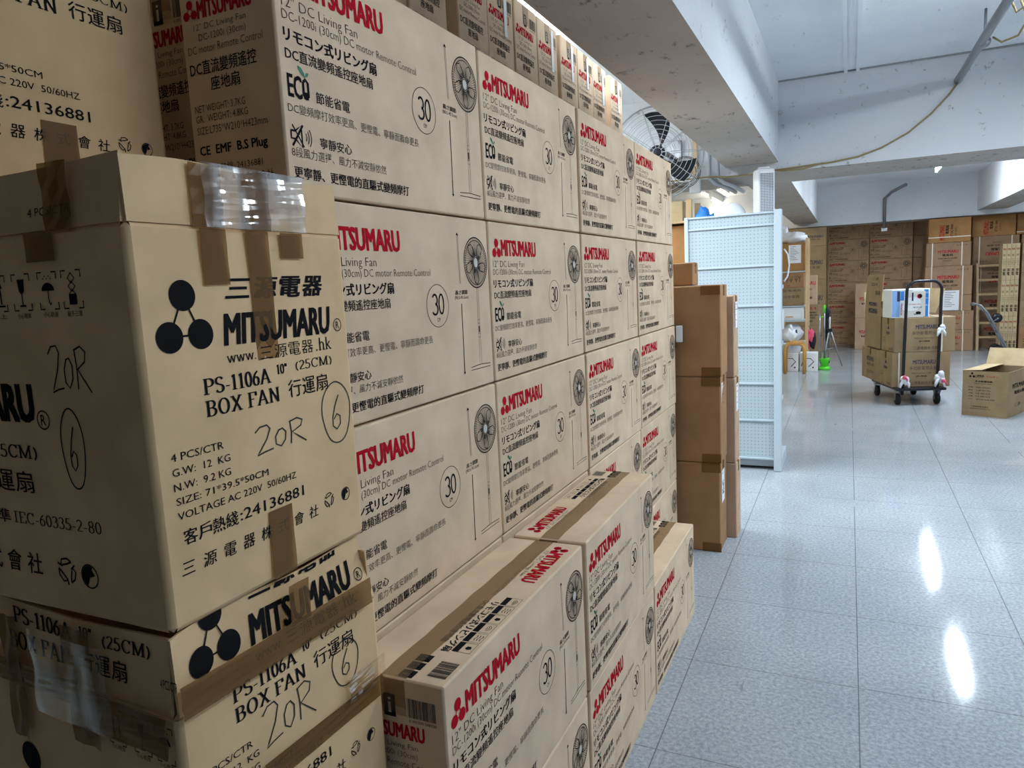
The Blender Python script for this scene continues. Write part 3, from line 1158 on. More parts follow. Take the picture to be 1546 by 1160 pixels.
# cartons standing end-on on top of the wall
TOPY = [1.572, 1.786, 2.0, 2.277, 2.492, 2.707, 2.922, 3.166, 3.377, 3.588, 3.862]
ORD = ['nearest', 'second', 'third', 'fourth', 'fifth', 'sixth', 'seventh', 'eighth', 'ninth', 'tenth', 'farthest']
for i, y in enumerate(TOPY):
    wd = .2115
    fan_carton((-1.092 - FL / 2 - random.uniform(0, .006), y - wd / 2, 5 * FH), random.uniform(-.001, .001) + PI,
               f'fan carton standing end-on on top of the tall wall, {ORD[i]} of eleven from the left', 'fan cartons on top of the tall wall', ME_FAN_END)


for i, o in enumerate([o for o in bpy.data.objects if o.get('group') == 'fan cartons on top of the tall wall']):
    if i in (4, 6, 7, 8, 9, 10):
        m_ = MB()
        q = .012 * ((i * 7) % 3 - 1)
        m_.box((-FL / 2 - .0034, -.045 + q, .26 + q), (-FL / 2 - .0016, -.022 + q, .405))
        part('tape_glint', m_, WHITE, o)  # white strip painted in for light glinting off the glossy end tape


# ------------------------------------------------------------------ box-fan cartons (near left)
def ps_front(handz=0.0):
    p = PM()
    for a, b in (((.068, .420), (.043, .369)), ((.068, .420), (.0895, .370)), ((.043, .369), (.0895, .370))):
        p.stroke([a, b], .0025, K)
    for x, y in ((.068, .420), (.043, .369), (.0895, .370)):
        p.disc(x, y, .0195, K, 28)
    p.spaced('三源電器', .139, .334, .412, .442, K, .028, .3, .84)
    p.text('MITSUMARU', .129, .345, .352, .393, K, .034, .12)
    p.ring(.366, .363, .0105, .0014, K, 24)
    p.text('R', .362, .370, .3575, .3685, K)
    serif(p, 'www.', .127, .180, .328, .342, K, .12, .06)
    p.spaced('三源電器', .186, .300, .325, .345, K, -.004, 0, .88)
    serif(p, '.hk', .306, .346, .326, .346, K, .14, .07)
    serif(p, 'PS-1106A', .083, .203, .291, .312, K)
    serif(p, '10"', .215, .238, .301, .315, K)
    serif(p, '(25CM)', .255, .344, .302, .316, K)
    serif(p, 'BOX FAN', .083, .218, .262, .283, K)
    p.spaced('行運扇', .236, .328, .263, .289, K, .004, 0, .9)
    p.text('4 PCS/CTR', .025, .106, .216, .226, K)
    p.text('G.W:  12  KG', .025, .115, .197, .207, K)
    p.text('N.W:  9.2 KG', .025, .114, .178, .188, K)
    p.text('SIZE: 71*39.5*50CM', .026, .181, .160, .170, K)
    p.text('VOLTAGE AC 220V  50/60HZ', .026, .237, .141, .151, K)
    p.spaced('客戶熱綫', .031, .119, .107, .127, K, .008, 0, .92)
    p.text(':24136881', .123, .251, .110, .126, K, .004)
    p.spaced('三源電器株式會社', .023, .281, .068, .087, K, .004, .1, .62)
    recycle(p, .309, .085, .0115)
    greendot(p, .352, .083, .011)
    return p


def ps_left():
    p = PM()
    for x, kd in ((.455, 'arrows'), (.50, 'arrows'), (.551, 'glass'), (.604, 'umbrella'), (.650, 'stack')):
        icon_frame(p, x - .045, .434, .036, .046, kd)
        p.text('小心輕放' if kd == 'glass' else '小心防潮' if kd == 'umbrella' else '最多三層' if kd == 'stack' else '向上', x - .059, x - .031, .401, .408, K)
    p.stroke([(.155, .345), (.125, .29)], .004, K)
    for x, y in ((.155, .345), (.125, .285), (.182, .285)):
        p.disc(x, y, .024, K)
    p.text('MITSUMARU', .22, .497, .265, .314, K, .045)
    p.ring(.515, .268, .013, .0017, K)
    p.text('R', .510, .520, .261, .275, K)
    serif(p, 'PS-1106A', .16, .31, .214, .238, K)
    serif(p, '10"', .325, .355, .222, .238, K)
    serif(p, '(25CM)', .385, .493, .214, .232, K)
    serif(p, 'BOX FAN', .16, .33, .168, .192, K)
    p.spaced('行運扇', .352, .475, .166, .196, K, .004, 0, .9)
    p.spaced('符合安全標準', .22, .413, .119, .139, K, .004, 0, .92)
    serif(p, 'IEC-60335-2-80', .42, .603, .121, .137, K, .14, .06)
    p.spaced('三源電器株式會社', .12, .468, .049, .080, K, .006, .1, .7)
    recycle(p, .52, .062, .018)
    greendot(p, .566, .06, .017)
    return p


PW, PL = .395, .71     # front width, depth
PH = .510
_psf = ps_front()
_hand = PM()
hand_20R(_hand, .162, .192, .098, .040)
hand_6(_hand, .345, .222, .037, .050)
_psl = ps_left()
_hl = PM()
hand_20R(_hl, .542, .305, .072, .060, K, .0022)
hand_6(_hl, .568, .232, .022, .053, K, .002)


def strip(mb, x0, x1, z0, z1, y, mi=0, nseg=6, amp=0.0004, th=.0004):
    """tape stuck on a face at local y (facing -y)"""
    rnd = random.Random(int(abs(x0 * 1e4 + z0 * 1e3)))
    ph = rnd.uniform(0, 6)
    mb.sheet(lambda u, v: (x0 + (x1 - x0) * u + .0003 * math.sin(9 * v + ph), y - .0009 - amp * (.5 + .5 * math.sin(7 * u + 11 * v + ph)), z0 + (z1 - z0) * v), 3, nseg, th, mi)


def strip_l(mb, y0, y1, z0, z1, x, mi=0, nseg=6, amp=0.0004, th=.0004):
    """tape stuck on the left face (facing -x); y0 > y1 reads left to right"""
    mb.sheet(lambda u, v: (x - .0009 - amp * (.5 + .5 * math.sin(8 * u + 9 * v)), y0 + (y1 - y0) * u, z0 + (z1 - z0) * v), 3, nseg, th, mi)


def ps_carton(loc, rz, label, flaps=True, tapes=(), ltapes=(), hand=True):
    t = thing('box_fan_carton', label, 'box', loc, rz, 'box-fan cartons stacked at the near left')
    fr = PM().merge(_psf)
    lf = PM().merge(_psl)
    if hand:
        fr.merge(_hand)
        lf.merge(_hl)
    link('body', carton_mesh('body', PW, PL, PH, KRAFT_PS, {'front': fr, 'left': lf}, .008, .005), t)
    for a in tapes:
        mb = MB()
        strip(mb, a[0] - PW / 2, a[1] - PW / 2, a[2], a[3], -PL / 2 - .0035)
        part('tape', mb, TAPE, t)
    for a in ltapes:
        mb = MB()
        strip_l(mb, PL / 2 - a[0], PL / 2 - a[1], a[2], a[3], -PW / 2 - .0035)
        part('tape', mb, TAPE, t)
    return t


def stick(t, name, m, fn, *a, label=None):
    mb = MB()
    fn(mb, *a)
    return part(name, mb, m, t, label)


def flap(t, side, w, h, z, tilt, prints=None, curl=0.0, name='flap', wob=.004, th=.004, seed=0.0, depth=.71, skew=0.0):
    """upstanding flap on one side; side front/left/back/right, prints in flap coords"""
    mb = MB()
    hx, hy = PW / 2, depth / 2
    def fn(u, v):
        s = (u - .5) * w
        out = -(tilt + skew * u) * v * h + wob * math.sin(5 * u + seed) * v + curl * max(0, (.14 - u) / .14) ** 2 * (.3 + v)
        zz = z + v * h + .004 * v * math.sin(7 * u + seed)
        if side == 'front':
            return (s, -hy - out, zz)
        if side == 'left':
            return (-hx - out, -s, zz)
        if side == 'back':
            return (-s, hy + out, zz)
        return (hx + out, s, zz)
    mb.sheet(fn, 24, 6, th, 0)
    if prints:
        off = len(mb.v)
        for (x, y), lf_ in zip(prints.v, prints.lifts()):
            u, v = x / w, y / h
            p = Vector(fn(u, v))
            e = .0012 + lf_
            p += Vector((0, -e, 0)) if side == 'front' else Vector((-e, 0, 0))
            mb.v.append(tuple(p))
        for f_, m_ in zip(prints.f, prints.m):
            mb.f.append(tuple(i + off for i in f_))
            mb.m.append(m_)
            mb.s.append(False)
    return part(name, mb, [KRAFT_PS] + INKS, t)


RZ = PI / 2
CX = -.757 - PL / 2
CYc = .582 + PW / 2 + .001
# base carton (out of sight under the others), closed
base = ps_carton((CX, CYc - .004, 0), RZ, 'box-fan carton on the floor at the bottom of the near left stack', False)

# second carton: crushed, open flaps, wrapped in tape
LOWD = .56      # its squashed depth
DL = PL - LOWD
low = thing('box_fan_carton', 'crushed box-fan carton with taped flaps under the upper near carton, handwritten 20R across it', 'box', (-.747 - math.cos(.05) * LOWD / 2, .772 + math.sin(.05) * LOWD / 2, .512), RZ - .05, 'box-fan cartons stacked at the near left')
LB = .512
fold = 1.012 - LB
pf = PM()
src = ps_front()
keep_lo = PM()
keep_hi = PM()
dz = .690 - LB           # the print sits this much higher than on a body starting at LB
for f_, m_ in zip(src.f, src.m):
    zs = [src.v[i][1] + dz for i in f_]
    tgt = keep_hi if min(zs) > fold + .003 else keep_lo
    if min(zs) < fold + .003 < max(zs):
        tgt = keep_lo if sum(zs) / len(zs) < fold else keep_hi
    o_ = len(tgt.v)
    for i in f_:
        tgt.v.append((src.v[i][0], src.v[i][1] + dz))
        tgt.z.append(src.z[i])
    tgt.f.append(tuple(range(o_, o_ + len(f_))))
    tgt.m.append(m_)
hand_20R(keep_lo, .128, .888 - LB, .095, .06, GY)
hand_6(keep_lo, .305, .930 - LB, .032, .038, GY)
keep_lo.v = [(x, min(y, fold - .002)) for x, y in keep_lo.v]
hi2 = PM()
hi2.v = [(x, min(max(y - fold + .004, .002), .1015)) for x, y in keep_hi.v]
hi2.f, hi2.m, hi2.z = keep_hi.f, keep_hi.m, keep_hi.z
lfl = PM()
for x, kd in ((.545, 'arrows'), (.602, 'arrows'), (.654, 'glass'), (.700, 'umbrella')):
    x -= DL
    icon_frame(lfl, x - .02, .965 - LB, .034, .05, kd)
    lfl.text('小心輕放', x - .035, x - .006, .932 - LB, .939 - LB, K)
lfl.disc(.36 - DL, .86 - LB, .024, K)
lfl.text('MITSUMARU', .43 - DL, .70 - DL, .78 - LB, .83 - LB, K, .045)
link('body', carton_mesh('body', PW, LOWD, fold, KRAFT_PS, {'front': keep_lo, 'left': lfl}, .009, .007), low)
flap(low, 'front', PW - .006, .1025, fold - .004, .08, hi2, curl=.006, wob=.001, depth=LOWD, skew=.22)
ll = PM()
serif(ll, 'PS-1106A', .352, .49, .066, .090, K)
serif(ll, '10"', .505, .535, .074, .090, K)
serif(ll, '(25CM)', .555, .655, .068, .086, K)
serif(ll, 'BOX FAN', .335, .485, .026, .052, K)
ll.spaced('行運扇', .505, .605, .026, .055, K, .004, 0, .9)
ll.text('4 PCS/CTR', .672, .705, .034, .046, K)
ll.v = [(x - DL, y) for x, y in ll.v]
flap(low, 'left', LOWD - .02, .098, fold - .004, .05, ll, wob=.003, depth=LOWD)
flap(low, 'right', LOWD - .02, .08, fold - .004, .06, depth=LOWD)
flap(low, 'back', PW - .02, .08, fold - .004, .06, depth=LOWD)
for a in ((.002, .372, 1.006, 1.05, .009, 5), (.12, .388, .832, .868, .0065, 5), (.192, .232, 1.044, 1.106, .0085, 4)):
    stick(low, 'tape', TAPE, strip, a[0] - PW / 2, a[1] - PW / 2, a[2] - LB, a[3] - LB, -LOWD / 2 - a[4], 0, a[5], .002)
for a in ((.30, .52, .985, 1.02), (.345, .385, .90, 1.09), (.50, .56, .93, 1.10), (.565, .70, .955, 1.01)):
    stick(low, 'tape', TAPE, strip_l, LOWD / 2 - (a[0] - DL), LOWD / 2 - (a[1] - DL), a[2] - LB, a[3] - LB, -PW / 2 - .008, 0, 6, .004)
stick(low, 'clear_tape', CLEAR, strip_l, LOWD / 2 - (.43 - DL), LOWD / 2 - (.60 - DL), .96 - LB, 1.085 - LB, -PW / 2 - .0145, 0, 12, .004)
stick(low, 'clear_tape', CLEAR, strip, .30 - PW / 2, .392 - PW / 2, .86 - LB, .905 - LB, -LOWD / 2 - .0095, 0, 8, .002)

# third carton: the big one in the foreground, flaps standing up and taped
big = ps_carton((CX, CYc, 1.114), RZ, 'large box-fan carton in the foreground with raised taped flaps and handwritten 20R',
                tapes=((.103, .146, .432, .505), (.182, .224, .325, .505), (.248, .295, .468, .505), (.174, .222, .004, .106)),
                ltapes=((.53, .585, .47, .505),))
fl = PM()
fl.text('4 PCS/CTR', .535 - .005, .616 - .005, .018, .029, K)
flap(big, 'front', PW - .008, .076, PH - .002, .03, None, curl=0, wob=.003)
flap(big, 'left', PL - .012, .078, PH - .002, .05, fl, wob=.004)
flap(big, 'right', PL - .02, .072, PH - .002, .12)
flap(big, 'back', PW - .02, .072, PH - .002, .12)
stick(big, 'flap_tape', TAPE, strip, .095 - PW / 2, .146 - PW / 2, .506, .586, -PL / 2 - .002, 0, 5, .003)
stick(big, 'flap_tape', TAPE, strip, .182 - PW / 2, .232 - PW / 2, .506, .586, -PL / 2 - .002, 0, 5, .003)
stick(big, 'flap_tape', TAPE, strip_l, PL / 2 - .575, PL / 2 - .625, .506, .586, -PW / 2 - .002, 0, 5, .003)
stick(big, 'clear_tape', CLEAR, strip, .112 - PW / 2, .302 - PW / 2, .506, .588, -PL / 2 - .0065, 0, 10, .003, label='crinkled clear tape over the raised front flap')

# fourth carton on top, set back
ps_carton((-1.1 - PL / 2, .953 - PW / 2 - .002, 1.706), RZ, 'box-fan carton set back on top of the near left stack', tapes=((.17, .225, .004, .10),), hand=False)


# ------------------------------------------------------------------ room shell
mb = MB()
mb.box((-4.6, -3.2, -.12), (6.2, 17.6, 0))
struct('floor', mb, FLOOR)
mb = MB()
mb.box((-4.6, -3.2, 3.065), (6.2, 17.6, 3.2))
struct('ceiling', mb, CEIL)
for nm, a, b, m in (('wall_left', (-4.72, -3.2, 0), (-4.6, 17.6, 3.065), BEIGE), ('wall_right', (6.2, -3.2, 0), (6.32, 17.6, 3.065), WALL),
                    ('wall_back', (-4.6, 17.6, 0), (6.2, 17.72, 3.065), BEIGE), ('wall_front', (-4.6, -3.32, 0), (6.2, -3.2, 3.065), DARKWALL)):
    mb = MB()
    mb.box(a, b)
    struct(nm, mb, m)
n = 0
def beam(a, b):
    global n
    n += 1
    m_ = MB()
    (x0, y0, z0), (x1, y1, z1) = a, b
    m_.box(a, b, 0)
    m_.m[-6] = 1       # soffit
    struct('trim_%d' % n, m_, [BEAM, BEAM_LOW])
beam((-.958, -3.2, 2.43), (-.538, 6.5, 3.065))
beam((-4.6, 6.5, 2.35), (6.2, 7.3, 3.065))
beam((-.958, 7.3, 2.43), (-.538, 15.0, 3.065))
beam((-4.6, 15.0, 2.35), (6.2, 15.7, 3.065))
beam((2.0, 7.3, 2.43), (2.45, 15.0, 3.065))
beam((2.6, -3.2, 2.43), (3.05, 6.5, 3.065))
mb = MB()
mb.box((-.538, 6.486, 3.053), (2.6, 6.5, 3.065), 0, .002)
n += 1
struct('trim_%d' % n, mb, plain('joint_sealant', srgb(150, 152, 154), 0.8))
mb = MB()
mb.box((-.055, -3.2, 3.045), (-.03, 6.5, 3.065))
mb.box((.03, -3.2, 3.045), (.055, 6.5, 3.065))
n += 1
struct('trim_%d' % n, mb, CEIL)


def batten_light(x, y, z, L, watts, label, group):
    warm = x < -1.9 and y > 7      # back-left bay tubes tinted warm to turn that bay cream
    t = thing('batten_light', label, 'ceiling light', (x, y, z), 0, group)
    top = 3.065 - z
    m_ = MB()
    m_.box((-.03, -L / 2, .02), (.03, L / 2, top), 0, .004)
    part('housing', m_, WHITE_PLASTIC, t)
    m_ = MB()
    m_.tube([(0, -L / 2 + .03, -.012), (0, L / 2 - .03, -.012)], .014, 8)
    part('tube', m_, TUBE_WARM if warm else TUBE, t)
    for s in (-1, 1):
        m_ = MB()
        m_.box((-.018, s * (L / 2 - .015) - .015, -.03), (.018, s * (L / 2 - .015) + .015, .022), 0, .003)
        part('lamp_holder', m_, WHITE_PLASTIC, t)
    la = bpy.data.lights.new('lamp', 'AREA')
    la.shape = 'RECTANGLE'
    la.size = .05
    la.size_y = L - .06
    la.energy = watts
    la.color = (1.0, 0.90, 0.72) if warm else LAMP_COLOR
    o = bpy.data.objects.new('lamp_light', la)
    COL.objects.link(o)
    o.parent = t
    o.location = (0, 0, -.03)
    return t


for i, a in enumerate(AISLE_LAMPS):
    batten_light(*a, f'ceiling batten light above the aisle, {["added unseen to brighten the near cartons", "before the first cross beam", "just past the first cross beam", "before the second cross beam"][i]}', 'batten lights')
for i, a in enumerate(SIDE_LAMPS):
    batten_light(*a, 'ceiling batten light ' + ['above the tall carton wall, left of the main beam', 'in the far left bay, nearer of two behind the pegboard', 'in the far left bay, farthest tube behind the pegboard',
                 'left of the main beam past the first cross beam', 'added near the wall fan to brighten the cross beam', 'added as unseen fill, right bay nearest the camera', 'added as unseen fill, right bay past the first cross beam', 'added as unseen fill, right bay at the far end'][i], 'batten lights')

# conduit and cable on the ceiling
c = thing('ceiling_conduit', 'grey conduit slung under the ceiling running into the first cross beam', 'pipe', (.725, 5.6, 2.87))
m_ = MB()
m_.tube([(.02, -1.6, .0), (0, -.4, 0), (-.012, .9, 0)], .026, 12)
part('pipe', m_, STEEL, c)
m_ = MB()
for y in (-1.2, -.1):
    m_ = MB()
    m_.tube([(0.015, y, 0), (0.015, y, .195)], .008, 8)
    m_.lathe([(.034, -.012), (.034, .012)], 14, 0, Matrix.Translation((.014, y, 0)) @ Matrix.Rotation(PI / 2, 4, 'X'))
    part('hanger', m_, STEEL, c)
m_ = MB()
m_.tube([(.06, -.9, -.02), (.11, -.8, -.09), (.1, -.62, -.12), (.05, -.45, -.10), (.03, -.3, -.03)], .006, 8)
m_.tube([(.05, -1.0, .03), (.09, -.95, -.05), (.05, -.85, -.06), (.0, -.9, .03)], .006, 8)
part('loose_wire', m_, CABLE, c)
m_ = MB()
m_.tube([(.71, 6.49, 2.85), (.66, 6.488, 2.78), (.55, 6.488, 2.66), (.40, 6.488, 2.54), (.22, 6.488, 2.45), (.05, 6.488, 2.40), (-.15, 6.488, 2.38), (-.35, 6.488, 2.372), (-.55, 6.488, 2.365),
         (-.75, 6.488, 2.35), (-.95, 6.435, 2.345), (-1.1, 6.435, 2.36), (-1.5, 6.435, 2.355)], .007, 8)
m_.tube([(-.2, 6.486, 2.383), (-.35, 6.486, 2.35), (-.5, 6.486, 2.352), (-.65, 6.486, 2.372)], .006, 8)
tag(link('power_cable', m_.mesh('power_cable', CABLE)), 'yellowed cable drooping along the face of the first cross beam', 'cable')
c = thing('drop_conduit', 'thin grey conduit dropping down the face of the far cross beam', 'pipe', (.57, 14.98, 2.3))
m_ = MB()
m_.tube([(.30, -.55, .62), (.10, -.2, .55), (0, -.02, .46), (0, -.015, -.07)], .028, 10)
part('pipe', m_, STEEL, c)
m_ = MB()
m_.box((-.05, -.03, -.12), (.05, .015, -.06), 0, .008)
part('socket_box', m_, WHITE_PLASTIC, c)
for X, lab in ((-1.21, 'beige cable trunking with a box on the cross beam, beside the wall fan'),):
    c = thing('cable_trunking', lab, 'trunking', (X, 6.49, 2.3))
    m_ = MB()
    m_.box((-.02, -.03, 0), (.02, .008, .765), 0, .003)
    part('channel', m_, WOOD, c)
    m_ = MB()
    m_.box((-.045, -.05, -.06), (.045, .008, .07), 0, .006)
    part('junction_box', m_, WHITE_PLASTIC, c)
for X, lab in ((-1.10, 'left one of two bent grey conduits on the cross beam'), (-1.03, 'right one of two bent grey conduits on the cross beam')):
    m_ = MB()
    m_.tube([(X, 6.476, 3.06), (X, 6.476, 2.42), (X + .01, 6.46, 2.36), (X + .05, 6.5, 2.31), (X + .10, 6.7, 2.30), (X + .12, 7.25, 2.30)], .018, 10)
    tag(link('bent_conduit', m_.mesh('bent_conduit', CONDUIT)), lab, 'pipe', 'bent conduits')


# ------------------------------------------------------------------ industrial fan on the cross beam
t = thing('industrial_fan', 'large wall fan with wire cage and dark blades, high up behind the stacked cartons', 'fan', (-1.433, 6.05, 2.54))
TILT = Matrix.Rotation(math.radians(14), 4, 'Z') @ Matrix.Rotation(PI / 2 + .1, 4, 'X')   # local +z -> toward -y
RC = .37
m_ = MB()
def ringpts(r, z, k=36):
    return [(r * math.cos(2 * PI * i / k), r * math.sin(2 * PI * i / k), z) for i in range(k)]
for i in range(1, 11):
    r = RC * i / 10.5
    for sgn, dep in ((1, .13), (-1, .10)):
        if sgn < 0 and i % 2:
            continue
        m_.tube(ringpts(r, sgn * dep * math.sqrt(max(0, 1 - (r / RC) ** 2)) + sgn * .02), .0022, 5, 0, True, TILT)
m_.tube(ringpts(RC, 0), .007, 6, 0, True, TILT)
m_.tube(ringpts(RC * .995, .02), .004, 5, 0, True, TILT)
for k in range(10):
    a = 2 * PI * k / 10
    for sgn, dep in ((1, .13), (-1, .10)):
        m_.tube([(RC * q * math.cos(a), RC * q * math.sin(a), sgn * (dep * math.sqrt(max(0, 1 - q * q)) + .02)) for q in (.08, .3, .5, .7, .85, .95, 1)], .003, 5, 0, False, TILT)
part('guard', m_, WIRE, t)
for k in range(3):
    m_ = MB()
    a0 = math.radians(62 + 120 * k)
    def bl(u, v, a0=a0):
        r = .05 + u * .27
        wd = .16 + .55 * math.sin(min(1, u * 1.15) * PI * .55)
        a = a0 + .5 * u + (v - .5) * wd * .9
        return tuple(TILT @ Vector((r * math.cos(a), r * math.sin(a), .02 + (v - .5) * .10)))
    m_.sheet(bl, 10, 6, .004)
    part('blade', m_, DARK, t)
m_ = MB()
m_.lathe([(.02, .07), (.055, .06), (.065, .02), (.065, -.12), (.05, -.15)], 20, 0, TILT)
part('motor', m_, DARK, t)
m_ = MB()
m_.tube([tuple(TILT @ Vector((0, 0, -.12))), (0.02, .3, .03), (.02, .44, .03)], .022, 10)
m_.box((-.07, .425, -.09), (.11, .448, .16), 0, .004)
part('wall_bracket', m_, STEEL, t)
m_ = MB()
m_.lathe([(.115, -.05), (.12, 0), (.115, .05)], 24, 0, Matrix.Translation((.23, .12, -.13)) @ TILT)
m_ = MB()
for r in (.06, .09, .115, .125):
    m_.tube([tuple(Vector((.20, .1, -.16)) + TILT.to_3x3() @ Vector(p)) for p in ringpts(r, -.02 + r * .3, 24)], .003, 5, 0, True)
m_.tube([(.13, .09, -.06), (.17, .14, -.1), (.12, .2, -.05), (.05, .2, 0)], .006, 6)
part('coiled_cord', m_, DARK, t)


# ------------------------------------------------------------------ brown carton stacks past the wall
def simple_carton(name, a, b, kraft_m, label, group=None, front=None, left=None, right=None, rz=0, tape=None, cat='box', bev=.006, bulge=.004, tapem=None):
    """axis-aligned carton from corner a to corner b (front faces -y)"""
    L, W, H = b[0] - a[0], b[1] - a[1], b[2] - a[2]
    t = thing(name, label, cat, ((a[0] + b[0]) / 2, (a[1] + b[1]) / 2, a[2]), rz, group)
    pr = {}
    if front:
        pr['front'] = front
    if left:
        pr['left'] = left
    if right:
        pr['right'] = right
    link('body', carton_mesh('body', L, W, H, kraft_m, pr, bev, bulge), t)
    link('tape', tape_mesh('tape', L, W, H, .05, 0, .06, tapem or TAPE), t)
    return t


def paper(parent, x0, x1, y, z0, z1, lines=6, num=None, side='front', name='paper_label'):
    """sheet of paper stuck on a face, with print"""
    pm = PM()
    w, h = x1 - x0, z1 - z0
    rnd = random.Random(int(w * 1e4))
    if num:
        pm.text(num, w * .3, w * .7, h * .25, h * .6, K, .02)
    for k in range(lines):
        yy = h * (.92 - .8 * k / max(1, lines))
        pm.rect(w * .12, w * (.12 + rnd.uniform(.3, .75)), yy - h * .02, yy, GY)
    m_ = MB()
    if side == 'front':
        m_.box((x0, y - .0015, z0), (x1, y - .0003, z1))
        mp = lambda u, v: (x0 + u, y - .002, z0 + v)
    else:
        m_.box((y + .0003, x0, z0), (y + .0015, x1, z1))
        mp = lambda u, v: (y + .002, x0 + u, z0 + v)
    off = len(m_.v)
    m_.v += [mp(*p) for p in pm.v]
    for f_, k_ in zip(pm.f, pm.m):
        m_.f.append(tuple(i + off for i in f_))
        m_.m.append(k_)
        m_.s.append(False)
    return part(name, m_, [WHITE] + INKS, parent)


ZB = [(0, .505), (.507, .985), (.987, 1.478)]
for i, (z0, z1) in enumerate(ZB):
    t = simple_carton('brown_carton', (-1.10, 3.955 + .004 * (i == 1), z0), (-.622 + .006 * (i - 1), 4.178, z1), KRAFT_BROWN,
                      ['large plain brown carton on the floor just past the carton wall, with number 2 label', 'large plain brown carton in the middle of the stack past the carton wall', 'large plain brown carton on top of the stack past the carton wall'][i], 'plain brown cartons')
    w2, h2 = .239, (z1 - z0) / 2
    paper(t, -.075, .02, w2 - .001, h2 + (.02 if i != 2 else -.01), h2 + (.2 if i != 2 else .21), 3, '2' if i == 0 else None, 'right')
    for za, zb in ((z1 - z0 - .05, z1 - z0 - .001), (0, .05)):
        m_ = MB()
        m_.box((-.10 + w2, -.1165, za), (w2 + .001, -.109, zb))
        part('corner_tape', m_, TAPE, t)
ZC = [(0, .448), (.45, .945), (.947, 1.412)]
for i, (z0, z1) in enumerate(ZC):
    t = simple_carton('brown_carton', (-1.05, 4.205, z0), (-.575 - .004 * i, 4.375, z1), KRAFT_PINK,
                      ['narrow brown carton on the floor behind the plain brown stack', 'narrow brown carton with red marks in the middle behind the plain brown stack', 'narrow brown carton on top behind the plain brown stack'][i], 'plain brown cartons')
    paper(t, -.05, .03, .236, (z1 - z0) * .6, (z1 - z0) * .92, 4, None, 'right')
t = simple_carton('brown_carton', (-1.10, 4.03, 1.48), (-.772, 4.177, 1.605), KRAFT_BROWN, 'small brown carton lying on top of the plain brown stack', 'plain brown cartons')

# small white tag hung on the edge of the wall
m_ = MB()
m_.box((-.018, -.004, -.045), (.018, .002, .045), 0, .004)
m_.box((-.020, -.001, -.047), (.020, .004, .047), 1, .003)
tag(link('price_tag', m_.mesh('price_tag', [WHITE, DARK]), None, (-.826, 3.905, 1.225)), 'small white plastic tag on the far edge of the carton wall', 'tag')


# ------------------------------------------------------------------ white pegboard gondola
t = thing('gondola_shelf', 'white pegboard display shelf end-panel standing at the aisle', 'shelf', (-.80, 5.80, 0))
X0, X1 = -1.14 + .80, -.455 + .80
m_ = MB()
m_.box((X0, 0, .094), (X1 - .05, .025, 1.975))
part('pegboard_panel', m_, PEG, t)
for z in (.094, .397, .685, .98, 1.285, 1.585, 1.886, 1.975):
    m_ = MB()
    m_.box((X0, -.014, z - .007), (X1 - .05, .0, z + .007), 0, .002)
    part('rail', m_, SHELF_WHITE, t)
m_ = MB()
m_.box((X1 - .055, -.03, 0), (X1, .045, 1.992), 0, .005)
part('upright', m_, SHELF_WHITE, t)
m_ = MB()
m_.box((X0 - .03, -.02, 0), (X0, .045, 1.985), 0, .004)
part('upright', m_, SHELF_WHITE, t)
m_ = MB()
m_.box((X1 - .05, .045, .0), (X1, .46, .10), 0, .006)
m_.box((X0, .045, .02), (X1 - .05, .46, .09), 0, .004)
part('base', m_, SHELF_WHITE, t)
for z in (.50, .95, 1.40, 1.86):
    m_ = MB()
    m_.box((X0, .03, z), (X1 - .02, .44, z + .03), 0, .004)
    part('shelf_board', m_, SHELF_WHITE, t)
m_ = MB()
m_.tube([(X1 + .012, .06, 1.70), (X1 + .035, .08, 1.66), (X1 + .045, .09, 1.58), (X1 + .035, .08, 1.50), (X1 + .012, .06, 1.46)], .006, 8)
part('wire_loop', m_, WHITE_PLASTIC, t)
m_ = MB()
m_.box((X1 - .004, .0, 1.10), (X1 + .014, .04, 1.25), 0, .004)
part('card_holder', m_, WHITE_PLASTIC, t)

# air purifier on top of the gondola
def grille_mat():
    k = NT('purifier_grille')
    tc = k.n('ShaderNodeTexCoord')
    sx = k.n('ShaderNodeSeparateXYZ')
    k.l(tc.outputs['Object'], sx.inputs[0])
    def cell(o, pitch):
        f = k.mathn('FRACT', k.mathn('DIVIDE', o, pitch))
        return k.mathn('MULTIPLY', k.mathn('ABSOLUTE', k.mathn('SUBTRACT', f, .5)), pitch)
    a = cell(sx.outputs[0], .012)
    b = cell(sx.outputs[2], .012)
    d = k.mathn('SQRT', k.mathn('ADD', k.mathn('MULTIPLY', a, a), k.mathn('MULTIPLY', b, b)))
    mx = k.n('ShaderNodeMix', data_type='RGBA')
    k.l(k.mathn('LESS_THAN', d, .0043), mx.inputs[0])
    mx.inputs[6].default_value = srgb(196, 202, 210)
    mx.inputs[7].default_value = srgb(52, 56, 66)
    k.l(mx.outputs[2], k.b.inputs['Base Color'])
    k.b.inputs['Roughness'].default_value = .5
    return k.m
t = thing('air_purifier', 'tall white tower air purifier with dotted grille standing on the pegboard shelf', 'air purifier', (-.607, 6.05, 1.89), math.radians(24))
m_ = MB()
m_.box((-.068, -.068, 0), (.068, .068, .434), 0, .022)
part('housing', m_, WHITE_PLASTIC, t)
m_ = MB()
m_.box((-.052, -.0705, .03), (.052, -.066, .395), 0, .002)
part('grille', m_, grille_mat(), t)
m_ = MB()
m_.tube([(-.045, 0, .43), (-.04, 0, .445), (.04, 0, .445), (.045, 0, .43)], .006, 8)
part('handle', m_, WHITE_PLASTIC, t)
m_ = MB()
m_.blob((0, 0, .045), (.05, .04, .055), 0, 16, .5, 5, 0)
m_.blob((.05, .02, .03), (.04, .04, .04), 0, 14, .5, 5, 0)
